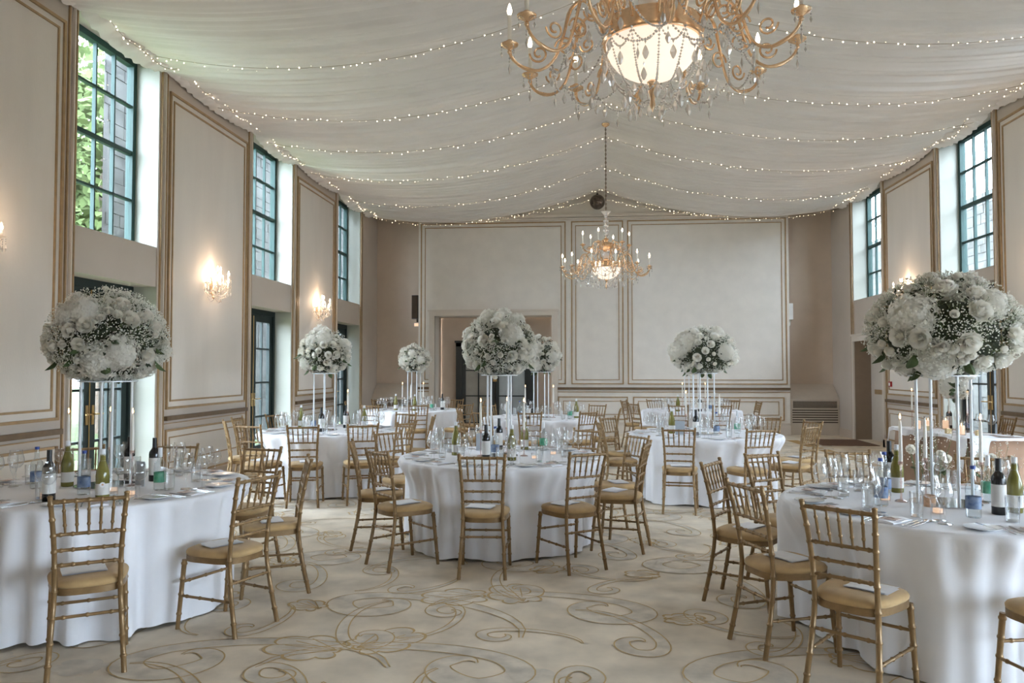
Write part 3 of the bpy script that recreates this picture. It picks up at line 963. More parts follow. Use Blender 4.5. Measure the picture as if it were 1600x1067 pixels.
# ------------------------------------------------------------------ tableware prototypes
def wine(name, h, rb, rm, bowl, rbase):
    o = empty(name)
    m = MB()
    st = h-bowl
    prof = [(.0035, .006), (.0035, st-.012), (.006, st)]
    for i in range(1, 13):
        q = i/12
        r = rb*math.sin(PI*min(.5, q*.95)) if q < .53 else rb+(rm-rb)*sm(q, .5, 1)
        prof.append((max(r, .006), st+bowl*(1-math.cos(q*PI/2*1.0)) if q < .25 else st+bowl*(q*.985-.17*(1-q))))
    prof = [(r, z) for r, z in prof]
    zs = sorted(z for _, z in prof); prof = [(r, z) for (r, _), z in zip(prof, zs)]
    m.lathe(prof, 20); m.build('bowl', [M['glass']], o, ang=180)
    m = MB(); m.lathe([(.0035, .006), (.012, .004), (rbase, .0015), (rbase, .0), (.001, 0)], 20); m.build('foot', [M['glass']], o, ang=60)
    return o
BIG = Proto(wine('red_wine_glass', .242, .051, .038, .125, .039))
SMALL = Proto(wine('white_wine_glass', .215, .041, .031, .105, .036))
o = empty('champagne_flute')
m = MB(); m.lathe([(.0035,.006),(.0035,.07),(.008,.085),(.019,.11),(.0255,.145),(.0265,.18),(.0245,.225)], 18); m.build('bowl', [M['glass']], o, ang=180)
m = MB(); m.lathe([(.0035,.006),(.011,.004),(.032,.0015),(.032,.0),(.001,0)], 18); m.build('foot', [M['glass']], o, ang=60)
FLUTE = Proto(o)
m = MB(); m.lathe([(.001,.004),(.028,.004),(.029,.0),(.031,.005),(.035,.135),(.0335,.135),(.0295,.012),(.001,.012)], 20)
TUMBLER = Proto(m.build('water_tumbler', [M['glass']], ang=50))
m = MB(); m.lathe([(.001,.004),(.05,.004),(.055,.006),(.085,.014),(.086,.0165),(.083,.0165),(.056,.009),(.001,.008)], 32)
PLATE = Proto(m.build('side_plate', [M['china']], ang=50))
def cutlery(kind):
    o = MB()
    L = .2 if kind != 'butter_knife' else .165
    o.grid(lambda u, v: ((u-.5)*(.007+.006*abs(v-.45)), (v-.5)*L, .0035+.0015*math.sin(PI*u)), 3, 10)
    if kind == 'fork':
        o.grid(lambda u, v: ((u-.5)*.022*sm(v, -.1, .5), L*.30+v*.022, .004), 3, 3)
        for k in range(4):
            x = (k-1.5)*.0062; o.box((x-.0014, L*.30+.02, .003), (x+.0014, L*.30+.065, .0052))
    elif kind == 'spoon':
        o.grid(lambda u, v: ((u-.5)*.036*math.sqrt(max(0, 1-(2*v-1)**2)), L*.34+v*.058, .0035+.004*((2*u-1)**2)), 6, 8)
    else:
        o.grid(lambda u, v: ((u-.5)*.017*(1-.6*max(0, v-.6)), v*L*.5, .004+.001*u), 3, 6)
    return Proto(o.build(kind, [M['steel']], ang=60))
FORK, KNIFE, SPOON, BUTTER = cutlery('fork'), cutlery('table_knife'), cutlery('spoon'), cutlery('butter_knife')
m = MB()
def napk(u, v):
    x, y = (u-.5)*.105, (v-.5)*.20
    return (x, y, .007+.003*math.sin(9*v+2*u)+.005*math.sin(PI*u))
m.grid(napk, 8, 12); m.grid(lambda u, v: ((u-.5)*.107, (v-.5)*.202, .002), 4, 4)
for e in (0, 1):
    m.grid(lambda u, v, e=e: (napk(e, v)[0]+(e-.5)*.003*math.sin(PI*u), napk(e, v)[1], .002+(napk(e, v)[2]-.002)*u), 3, 12)
    m.grid(lambda u, v, e=e: (napk(v, e)[0], napk(v, e)[1], .002+(napk(v, e)[2]-.002)*u), 3, 8)
NAPKIN = Proto(m.build('folded_napkin', [M['linen']], ang=60))
m = MB(); m.box((-.042,-.03,0),(.042,.03,.0022)); m.tube([(-.02,.0,.004),(0,.006,.006),(.02,.0,.004)], .0022, 6)
PLACE = Proto(m.build('place_card', [M['pink']], smooth=False))

def put(proto, c, a, u, v, z, rz, label, cat, group=None):
    er, et = (math.cos(a), math.sin(a)), (-math.sin(a), math.cos(a))
    x = c[0]+er[0]*(TR-u)+et[0]*v; y = c[1]+er[1]*(TR-u)+et[1]*v
    return proto.at((x, y, z), math.atan2(math.cos(a), -math.sin(a))+rz, label, cat, group)

srng = random.Random(8)
for t, S in SEATS.items():
    c, tn = TABLES[t]
    rank = {'T1':0,'T2':0,'T3':0,'T4':1,'T5':1}.get(t, 2)
    for k, s in enumerate(S):
        a = s[0]
        # settings far outside the frame are left out
        px = c[0]+math.cos(a)*.6; py = c[1]+math.sin(a)*.6
        if t == 'T2' and px < -.80*py: continue
        if t == 'T3' and px > .60*py+.1: continue
        j = lambda q=.012: srng.uniform(-q, q)
        w = (lambda what: '%s at %s, %s' % (what, tn, NTH[k])) if rank < 2 else (lambda what: '%s on the %s' % (what, tn))
        g = (lambda what: what+' on the '+tn)
        put(BIG, c, a, .31+j(), .13+j(), TZ, 0, w('large empty wine glass'), 'glass', g('large wine glasses'))
        put(SMALL, c, a, .27+j(), .215+j(), TZ, 0, w('small empty wine glass'), 'glass', g('small wine glasses'))
        put(FLUTE, c, a, .36+j(), .165+j(), TZ, 0, w('slender champagne flute'), 'glass', g('champagne flutes'))
        put(TUMBLER, c, a, .37+j(), .05+j(), TZ, 0, w('straight empty water tumbler'), 'glass', g('water tumblers'))
        put(NAPKIN, c, a, .15+j(), j(), TZ, j(.12), w('folded white napkin'), 'napkin', g('folded napkins'))
        if rank < 2:
            put(PLATE, c, a, .17+j(), -.215+j(), TZ, 0, w('white side plate'), 'plate', g('side plates'))
            put(PLACE, c, a, .14+j(), j(), TZ+.0145, j(.2), w('blush place card on the napkin'), 'card', g('place cards'))
        if rank == 0:
            put(BUTTER, c, a, .17, -.20+j(), TZ+.0165, j(.3), w('butter knife on the side plate'), 'knife', g('butter knives'))
            for q, (pr, nm, v) in enumerate(((FORK, 'outer fork', -.118), (FORK, 'inner fork', -.085), (KNIFE, 'inner table knife', .088), (KNIFE, 'outer table knife', .112))):
                put(pr, c, a, .15+j(.006), v+j(.003), TZ, j(.04), w('steel '+nm), nm.split()[-1], g(nm.split()[-1]+'s'))
            put(SPOON, c, a, .15+j(.006), .136, TZ, j(.04), w('steel spoon'), 'spoon', g('spoons'))

# ------------------------------------------------------------------ bottles
def bottle(kind):
    o = empty({'red': 'red_wine_bottle', 'white': 'white_wine_bottle', 'still': 'still_water_bottle', 'spark': 'sparkling_water_bottle'}[kind])
    m = MB()
    if kind == 'red':
        m.lathe([(.001,.003),(.033,.0),(.0365,.004),(.0365,.19),(.034,.207),(.022,.225),(.0145,.238),(.0138,.30),(.0145,.303),(.001,.304)], 22)
        m.build('body', [M['redglass']], o, ang=60)
        m = MB(); m.lathe([(.0152,.236),(.0146,.305),(.001,.306)], 16); m.build('capsule', [M['capb']], o, ang=60)
        m = MB(); m.lathe([(.0369,.045),(.0369,.165)], 22); m.build('label', [M['lblc']], o)
    elif kind == 'white':
        m.lathe([(.001,.003),(.035,.0),(.039,.004),(.039,.145),(.036,.172),(.027,.205),(.0165,.235),(.0145,.29),(.001,.304)], 22)
        m.build('body', [M['whiteglass']], o, ang=60)
        m = MB(); m.lathe([(.0172,.232),(.0155,.24),(.0150,.305),(.001,.306)], 16); m.build('capsule', [M['capw']], o, ang=60)
        m = MB(); m.lathe([(.0394,.03),(.0394,.098)], 22); m.build('label', [M['lblc']], o)
    else:
        m.lathe([(.001,.004),(.033,.0),(.038,.006),(.038,.155),(.034,.176),(.020,.192),(.0145,.205),(.0125,.262)], 22)
        m.build('body', [M['water']], o, ang=60)
        m = MB()
        if kind == 'still':
            m.lathe([(.0136,.258),(.0136,.276),(.001,.277)], 14); m.build('cap', [M['capblue']], o, ang=60)
            m = MB(); m.lathe([(.0385,.048),(.0385,.112)], 22); m.build('label', [M['lblblue']], o)
        else:
            m.lathe([(.0140,.215),(.0136,.276),(.001,.277)], 14); m.build('cap', [M['capw']], o, ang=60)
            m = MB(); m.lathe([(.0385,.052),(.0385,.118)], 22); m.build('label', [M['lblgreen']], o)
    return Proto(o)
BOT = {k: bottle(k) for k in ('red', 'white', 'still', 'spark')}
BNAME = {'red': 'red wine bottle with cream label', 'white': 'green white-wine bottle with white capsule', 'still': 'clear water bottle with blue label', 'spark': 'clear water bottle with green label'}
BL = {
 'T2': [('red',-3.23,4.42,'nearest the camera'),('white',-2.94,4.50,'before the nearest chair back'),('still',-3.17,4.66,'beside the front white wine bottle'),('spark',-2.79,4.88,'right of the flower stand'),
        ('red',-3.05,5.26,'beside the green-labelled water'),('still',-3.64,4.86,'toward the left edge'),('white',-3.50,4.97,'left of the flower stand'),('red',-3.28,5.33,'behind the flower stand')],
 'T3': [('still',2.07,4.40,'nearest the camera'),('red',2.25,4.50,'beside the nearest water bottle'),('white',2.37,4.57,'at the right end'),('spark',2.40,4.92,'right of the flower stand'),
        ('white',2.00,5.24,'behind the flower stand'),('red',2.05,5.50,'at the back'),('still',1.71,4.72,'at the left, nearer the edge'),('still',1.86,5.07,'at the left, farther back')],
 'T1': [('red',-.87,6.75,'nearest the camera'),('still',-.81,6.93,'beside the front red wine'),('white',-.64,6.72,'right of the front water bottle'),('red',-.85,7.6,'at the back'),
        ('white',-1.19,7.07,'at the left'),('spark',-.41,7.55,'at the right'),('white',-.60,7.62,'at the back right')],
 'T4': [('red',-3.31,9.50,'nearest the camera'),('white',-3.80,10.1,'at the left'),('white',-2.92,10.05,'at the right'),('red',-3.2,10.15,'at the back'),('still',-3.56,9.9,'beside the flower stand')],
 'T5': [('red',1.30,9.38,'nearest the camera'),('still',1.55,9.45,'beside the red wine'),('spark',1.85,9.75,'at the right'),('white',1.05,9.67,'at the left')],
 'T6': [('white',-3.60,14.5,'at the left'),('white',-3.20,14.35,'at the front'),('spark',-2.89,14.45,'at the right'),('red',-2.75,14.75,'at the right end')],
 'T7': [('white',-.15,12.5,'at the right'),('spark',-.25,12.3,'at the front right'),('still',-1.05,12.35,'at the left'),('red',-.9,12.2,'at the front')],
 'T8': [('red',2.1,14.6,'at the front'),('still',2.3,14.7,'at the right'),('white',1.7,14.6,'at the left')],
}
def clear_of(items):
    return items
for t, L in BL.items():
    tn = TABLES[t][1]
    for kd, x, y, wh in L:
        BOT[kd].at((x, y, TZ), random.Random(int(x*100)).uniform(0, 6), '%s on %s, %s' % (BNAME[kd], tn, wh), 'bottle')
# round medallion on the white wine bottle that faces the camera on the front left table
m = MB()
m.lathe([(.0001,.0),(.016,.0),(.016,.0015),(.0001,.0015)], 24, mi=0); m.lathe([(.0001,.0016),(.006,.0016),(.006,.002),(.0001,.002)], 16, (0,.001,0), mi=1)
med = m.mesh('label_medallion', [M['paper'], M['peach']])
for o in list(bpy.data.objects):
    if o.name.startswith('white_wine_bottle') and ('before the nearest' in o['label'] or 'right of the front water' in o['label']):
        e = link('label_medallion', med, o)
        d = Vector((-o.location.x, -o.location.y, 0)).normalized()
        rz = o.rotation_euler.z
        dl = Matrix.Rotation(-rz, 3, 'Z') @ d
        e.location = dl*.0388 + Vector((0, 0, .092))
        e.rotation_euler = (PI/2, 0, math.atan2(dl.y, dl.x)+PI/2)

# ------------------------------------------------------------------ candles
o = empty('glass_candlestick')
m = MB(); m.lathe([(.001,.003),(.036,.003),(.038,.0),(.03,.008),(.008,.014),(.0055,.03),(.005,.10),(.008,.115),(.005,.13),(.005,.205),(.009,.215),(.0155,.222),(.016,.24),(.0125,.24),(.0115,.226),(.001,.224)], 16)
m.build('stem', [M['blush']], o, ang=70); STICK = Proto(o)
def candle(lit):
    o = empty('taper_candle')
    m = MB(); m.lathe([(.001,0),(.0105,0),(.0112,.02),(.0098,.2),(.0072,.252),(.003,.262),(.001,.263)], 14); m.build('wax', [M['wax']], o, ang=60)
    m = MB(); m.tube([(0,0,.262),(.001,0,.272)], .0012, 5); m.build('wick', [M['wick']], o)
    if lit:
        m = MB(); m.lathe([(.0005,.268),(.0042,.274),(.0052,.281),(.0035,.291),(.0006,.303)], 10); m.build('flame', [M['flame']], o)
    return Proto(o)
LIT, UNLIT = candle(True), candle(False)
CND = {
 'T1': [(-.95,7.0,1,'at the left'),(-.74,7.30,1,'in the middle'),(-.56,7.05,1,'at the right')],
 'T2': [(-3.52,5.0,1,'at the left'),(-3.36,5.22,1,'in the middle'),(-3.07,5.02,1,'at the right')],
 'T3': [(1.885,4.88,1,'at the left'),(2.11,5.08,0,'in the middle'),(2.345,4.88,1,'at the right')],
 'T4': [(-3.50,9.75,1,'at the left'),(-3.05,9.75,1,'at the right')],
 'T5': [(1.22,9.65,1,'at the left'),(1.62,9.65,0,'at the right')],
 'T6': [(-3.52,14.7,1,'at the left'),(-3.12,14.75,1,'at the right'),(-3.3,14.45,0,'at the front')],
 'T7': [(-.98,12.6,1,'at the left'),(-.52,12.55,1,'at the right')],
 'T8': [(1.82,14.9,1,'at the left'),(2.0,14.75,1,'in the middle'),(2.25,14.95,1,'at the right')],
}
for t, L in CND.items():
    tn = TABLES[t][1]
    for x, y, lit, wh in L:
        STICK.at((x, y, TZ), 0, 'slim blush glass candlestick on the %s, %s' % (tn, wh), 'candlestick')
        (LIT if lit else UNLIT).at((x, y, TZ+.224), 0, '%s ivory taper candle on the %s, %s' % ('lit' if lit else 'unlit', tn, wh), 'candle')
# low votives
o = empty('votive_holder')
m = MB(); m.lathe([(.001,.003),(.028,.003),(.03,0),(.032,.05),(.029,.05),(.027,.006),(.001,.006)], 16); m.build('cup', [M['glass']], o, ang=50)
m = MB(); m.lathe([(.001,.007),(.025,.007),(.026,.026),(.001,.028)], 16); m.build('tealight', [M['tealight']], o, ang=50)
VOT = Proto(o)
VP = {'T1': [(-1.1,6.8,'left of the red wine'),(-.45,6.85,'right of the front white wine'),(-.3,7.2,'by the right candle')],
      'T2': [(-3.35,4.55,'near the front'),(-3.05,4.78,'left of the green-labelled water'),(-2.85,4.65,'toward the chair')],
      'T3': [(1.93,4.5,'nearest the camera'),(1.8,4.9,'at the left'),(2.5,4.7,'at the right')]}
for t, L in VP.items():
    for x, y, wh in L:
        VOT.at((x, y, TZ), 0, 'small clear votive with tealight on the %s, %s' % (TABLES[t][1], wh), 'votive')
m = MB(); m.lathe([(.001,.003),(.030,.003),(.032,0),(.034,.066),(.031,.066),(.029,.006),(.001,.006)], 18)
m.build('cup', [M['peach']], None, ang=50)
o = bpy.data.objects['cup']
for q in bpy.data.objects:
    if q.name.startswith('cup') and q.parent is None: o = q
o.name = 'peach_votive'; o.location = (1.98, 4.72, TZ); tag(o, 'peach coloured glass votive on the front right table beside the flower stand', 'votive')
# standing table cards
def table_card(x, y, rz, label, mt='cardblue'):
    o = empty('table_card', (x, y, TZ), rz)
    m = MB(); m.box((-.055,-.002,.004),(.055,.002,.17)); m.build('card', [M[mt]], o, smooth=False)
    m = MB(); m.box((-.03,-.02,0),(.03,.02,.012)); m.build('foot', [M['acrylic']], o, smooth=False)
    tag(o, label, 'card')
table_card(-1.0, 7.45, .1, 'pale blue standing card on the centre table left of the flower stand')
table_card(1.12, 9.42, -.1, 'pale blue standing card on the second right table left of the flower stand')
table_card(-3.0, 5.0, -.5, 'grey standing card on the front left table behind the wine bottles', 'cardblue')

# ------------------------------------------------------------------ flowers
def hydrangea_mesh(seed):
    rg = random.Random(seed); m = MB()
    N = 210
    for k in range(N):
        z = 1-1.6*(k+.5)/N; a = k*2.39996
        s = math.sqrt(max(0, 1-z*z))
        d = Vector((s*math.cos(a), s*math.sin(a), z))
        bulge = 1+.05*math.sin(5*a+seed)*s+.05*math.sin(7*z)
        d = (d+Vector((rg.gauss(0,.05), rg.gauss(0,.05), rg.gauss(0,.05)))).normalized()
        c = d*rg.uniform(.88, 1.03)*bulge
        t = (d+Vector((rg.gauss(0,.22), rg.gauss(0,.22), rg.gauss(0,.22)))).normalized()
        u = t.orthogonal().normalized(); u.rotate(Matrix.Rotation(rg.uniform(0, 6.28), 3, t)); w = t.cross(u)
        L = rg.uniform(.15, .20)
        for q in range(4):
            e = u*math.cos(q*PI/2)+w*math.sin(q*PI/2); f = t.cross(e)
            h = rg.uniform(.02, .06)
            m.add([c, c+e*L*.35+f*L*.36+t*h*.3, c+e*L*.8+f*L*.34+t*h*.6, c+e*L+t*h*.2, c+e*L*.8-f*L*.34+t*h*.6, c+e*L*.35-f*L*.36+t*h*.3, c+e*L*.6+t*h],
                  [(0,1,6),(1,2,6),(2,3,6),(3,4,6),(4,5,6),(5,0,6)])
    m.ball((0,0,0), .86, 14, 9)
    return m.mesh('hydrangea', [M['hyd']], True, 50)
HYD = [hydrangea_mesh(i) for i in range(2)]
def rose_mesh(seed, openness=1.):
    rg = random.Random(seed); m = MB()
    for layer, (n, r0, h, spread) in enumerate(((3,.14,.92,.02),(4,.30,.96,.03),(5,.46,.95,.05),(6,.64,.86,.12*openness),(7,.82,.66,.26*openness),(7,.95,.38,.5*openness))):
        for k in range(n):
            a0 = 2*PI*k/n + layer*.7 + rg.uniform(-.15, .15); wd = 2*PI/n*.78
            def fn(u, v):
                a = a0+(u-.5)*wd*2*(1-.15*v)
                e = (2*u-1)
                r = r0*(.35+.65*v**.7) + spread*.35*v*v - .05*e*e
                z = -.35 + (h+.35)*v - .22*e*e*v + .06*math.sin(5*u+layer) * v - spread*.25*v**3
                return (r*math.cos(a), r*math.sin(a), z)
            m.grid(fn, 5, 4)
    m.ball((0,0,.2), (.14,.14,.7), 8, 6)
    m.ball((0,0,-.3), (.5,.5,.35), 10, 6)
    return m.mesh('rose', [M['rose']], True, 60)
ROSE = [rose_mesh(1), rose_mesh(2, .7)]
BUD = rose_mesh(3, .4)

def flower_part(name, me, pos, nrm, size, parent, rg):
    o = link(name, me, parent)
    z = Vector(nrm).normalized()
    q = z.to_track_quat('Z', 'Y')
    o.rotation_mode = 'QUATERNION'
    o.rotation_quaternion = q @ Matrix.Rotation(rg.uniform(0, 6.28), 3, 'Z').to_quaternion()
    o.location = pos; o.scale = (size, size, size)

def bouquet(t, c, z0, rx, h, spec, seed, label, name='flower_bouquet'):
    """spec: list of (kind, x, z, size) as seen from the entrance, in metres about the middle"""
    rg = random.Random(seed)
    cx, cy = c
    o = empty(name, (cx, cy, z0)); tag(o, label, 'flowers')
    view = Vector((cx, cy, 0)).normalized()          # away from the entrance
    right = Vector((view.y, -view.x, 0))
    zc = h*.40
    rzt, rzb = h-zc, zc
    def surf(d):
        rz = rzt if d.z > 0 else rzb
        k = 1/math.sqrt((d.x**2+d.y**2)/rx**2 + d.z**2/rz**2)
        return Vector((0,0,zc)) + d*k
    taken = []
    def place(kind, p, size):
        nrm = Vector((p.x/rx**2, p.y/rx**2, (p.z-zc)/(rzt if p.z > zc else rzb)**2)).normalized()
        if kind == 'h': flower_part('hydrangea', rg.choice(HYD), p-nrm*size*.55, nrm, size, o, rg)
        elif kind == 'r': flower_part('rose', rg.choice(ROSE), p-nrm*size*.25, nrm, size, o, rg)
        else: flower_part('spray_rose', BUD, p+nrm*size*.2, nrm, size, o, rg)
        taken.append((p.copy(), size))
    for kind, x, z, size in spec:
        z = z+zc
        lim = rx*math.sqrt(max(0.02, 1-((z-zc)/(rzt if z > zc else rzb))**2))
        x = max(-lim*.97, min(lim*.97, x))
        y = -math.sqrt(max(0, lim*lim-x*x))
        place(kind, right*x + view*y + Vector((0,0,z)), size)
    front_only = bool(spec)
    want = [('h', 6, .105), ('r', 22, .048), ('s', 30, .026)] if front_only else [('h', 11, .11), ('r', 32, .048), ('s', 34, .027)]
    for kind, num, size in want:
        made = tries = 0
        while made < num and tries < 900:
            tries += 1
            d = Vector((rg.gauss(0,1), rg.gauss(0,1), rg.gauss(.1,.8))).normalized()
            if front_only and kind != 's' and d.dot(view) < -.1 and abs(d.dot(right)) < .92: continue
            p = surf(d)
            if p.z < .015: continue
            sz = size*rg.uniform(.85, 1.15)
            if any((p-q).length < (sz+s)*.72 for q, s in taken): continue
            place(kind, p, sz); made += 1
    # dark foliage ball
    m = MB()
    m.ball((0,0,zc), (rx*.74, rx*.74, h*.36), 20, 12)
    for k in range(900):
        d = Vector((rg.gauss(0,1), rg.gauss(0,1), rg.gauss(-.15,.8))).normalized()
        p = Vector((0,0,zc)) + (surf(d)-Vector((0,0,zc)))*rg.uniform(.80, .99)
        if p.z < .0: p.z = .0
        e = (d.orthogonal().normalized()); e.rotate(Matrix.Rotation(rg.uniform(0, 6.28), 3, d)); e = (e+d*rg.uniform(-.1,.9)).normalized()
        f = e.cross(d).normalized(); L = rg.uniform(.02, .05)
        m.add([p, p+e*L*.5+f*L*.3, p+e*L, p+e*L*.5-f*L*.3], [(0,1,2,3)])
    m.build('foliage', [M['moss']], o, smooth=False)
    for k in range(11):
        d = Vector((rg.gauss(0,1), rg.gauss(0,1), rg.gauss(-.35,.5))).normalized()
        p = surf(d)*.97
        L = rg.uniform(.07, .11); e = (d+Vector((0,0,-.6))).normalized(); f = e.cross(d)
        f = f.normalized() if f.length > .01 else right; nn = e.cross(f)
        m = MB(); m.grid(lambda u, v: p+e*L*v+f*(u-.5)*L*.62*math.sin(PI*min(1, .06+v*.94))+nn*.02*math.sin(PI*v)*abs(2*u-1), 4, 6)
        m.build('leaf', [M['leaf']], o)
    # airy gypsophila: nobody could count it
    m = MB()
    clumps = []
    for k in range(150 if front_only else 80):
        d = Vector((rg.gauss(0,1), rg.gauss(0,1), rg.gauss(-.1,.75))).normalized(); clumps.append(d)
    for d0 in clumps:
        b0 = Vector((0,0,zc)) + (surf(d0)-Vector((0,0,zc)))*.8
        for q in range(56 if front_only else 34):
            d = (d0+Vector((rg.gauss(0,.17), rg.gauss(0,.17), rg.gauss(0,.17)))).normalized()
            p = Vector((0,0,zc)) + (surf(d)-Vector((0,0,zc)))*rg.uniform(.93, 1.10)
            if p.z < -.01: continue
            if any((p-qq).length < s*.92 for qq, s in taken): continue
            m.bead(p, rg.uniform(.0028, .0054), 0)
            if q % 3 == 0:
                s1 = (p-b0).cross(Vector((.3,.5,.8))).normalized()*.0009
                m.add([b0-s1, b0+s1, p+s1, p-s1], [(0,1,2,3)], 1)
    tag(m.build('gypsophila', [M['gyp'], M['stem']], o, smooth=False), kind='stuff')
    return o

def stand(c, z0, r, rot, label):
    o = empty('flower_stand', (c[0], c[1], TZ)); tag(o, label, 'stand')
    h = z0-TZ
    for k in range(4):
        a = rot+k*PI/2
        m = MB(); m.lathe([(.0088,.008),(.0088,h-.008)], 12, (r*math.cos(a), r*math.sin(a), 0)); m.build('rod', [M['acrylic']], o)
    for z, nm in ((0, 'base_plate'), (h-.009, 'top_plate')):
        m = MB(); m.lathe([(.001,z),(r+.035,z),(r+.035,z+.008),(.001,z+.008)], 36); m.build(nm, [M['glass'] if nm == 'base_plate' else M['acrylic']], o, ang=40)

SP1 = [('h',.13,.15,.108),('h',-.17,.40-.08,.095),('h',.23,.34,.09),('h',-.46+.15,-.12,.095),('h',.30,-.03,.085),
       ('r',-.25,.10,.05),('r',-.145,.075,.055),('r',-.20,-.14,.05),('r',.21,.05,.052),('r',.205,-.045,.052),('r',.115,-.06,.05),('r',.165,-.165,.055),('r',.24,-.19,.05),
       ('r',.04,.20,.05),('r',-.03,.25,.045),('r',.0,.30,.05),('s',-.09,-.17,.028),('s',-.05,-.11,.03),('s',-.10,-.06,.03),('s',-.06,.06,.03),('s',-.04,-.24,.028),('s',-.09,-.23,.027)]
SP2 = [('h',-.06,-.16,.135),('h',.08,-.09,.12),('h',-.15,.225,.115),('h',-.25,.19,.09),('h',.33,-.17,.09),
       ('r',-.222,.08,.050),('r',-.13,.115,.055),('r',.13,.16,.06),('r',.23,.19,.055),('r',.28,.12,.05),('r',.235,-.08,.055),('r',.25,-.20,.05),('r',.08,.26,.055),
       ('s',.0,.20,.034),('s',.05,.18,.034),('s',-.16,-.01,.045),('s',-.30,-.02,.04),('s',-.25,-.01,.03),('s',-.21,-.20,.036),('s',-.17,-.21,.03),('s',.0,.27,.03)]
SP3 = [('h',-.18,.125,.135),('h',-.045,-.19,.135),('h',.26,.19,.09),('h',-.32,-.20,.08),
       ('r',-.215,-.015,.057),('r',-.11,-.03,.060),('r',.19,.12,.062),('r',.13,-.06,.06),('r',.02,.26,.060),('r',.17,.22,.055),('r',.25,-.24,.062),('r',.36,.0,.06),('r',.38,-.15,.06),('r',.16,-.22,.06),('r',.20,-.16,.05),
       ('s',-.03,-.09,.034),('s',.005,-.07,.034),('s',.05,-.08,.034),('s',-.29,.07,.034),('s',-.33,-.09,.036),('s',-.30,-.05,.03),('s',-.26,-.09,.034),('s',.10,-.14,.034),('s',.40,-.22,.036),('s',-.35,-.16,.04)]
for t, c, z0, rx, h, sp, rot in (
    ('T1', (-.785, 7.05), 1.50, .315, .57, SP1, .74), ('T2', (-3.26, 5.02), 1.475, .365, .62, SP2, .785), ('T3', (2.115, 4.83), 1.52, .405, .585, SP3, .04),
    ('T4', (-3.36, 9.75), 1.495, .315, .57, [], .3), ('T5', (1.435, 9.65), 1.50, .385, .56, [], .2), ('T6', (-3.29, 14.7), 1.50, .29, .50, [], .6),
    ('T7', (-.72, 12.6), 1.50, .29, .59, [], .5), ('T8', (2.0, 15.0), 1.50, .30, .53, [], .2)):
    tn = TABLES[t][1]
    stand(c, z0, .158 if t in ('T2', 'T3') else .132, rot, 'tall white four-rod flower stand on the %s' % tn)
    bouquet(t, c, z0, rx, h, sp, ord(t[1])*3, 'white rose and hydrangea bouquet on the tall stand of the %s' % tn)

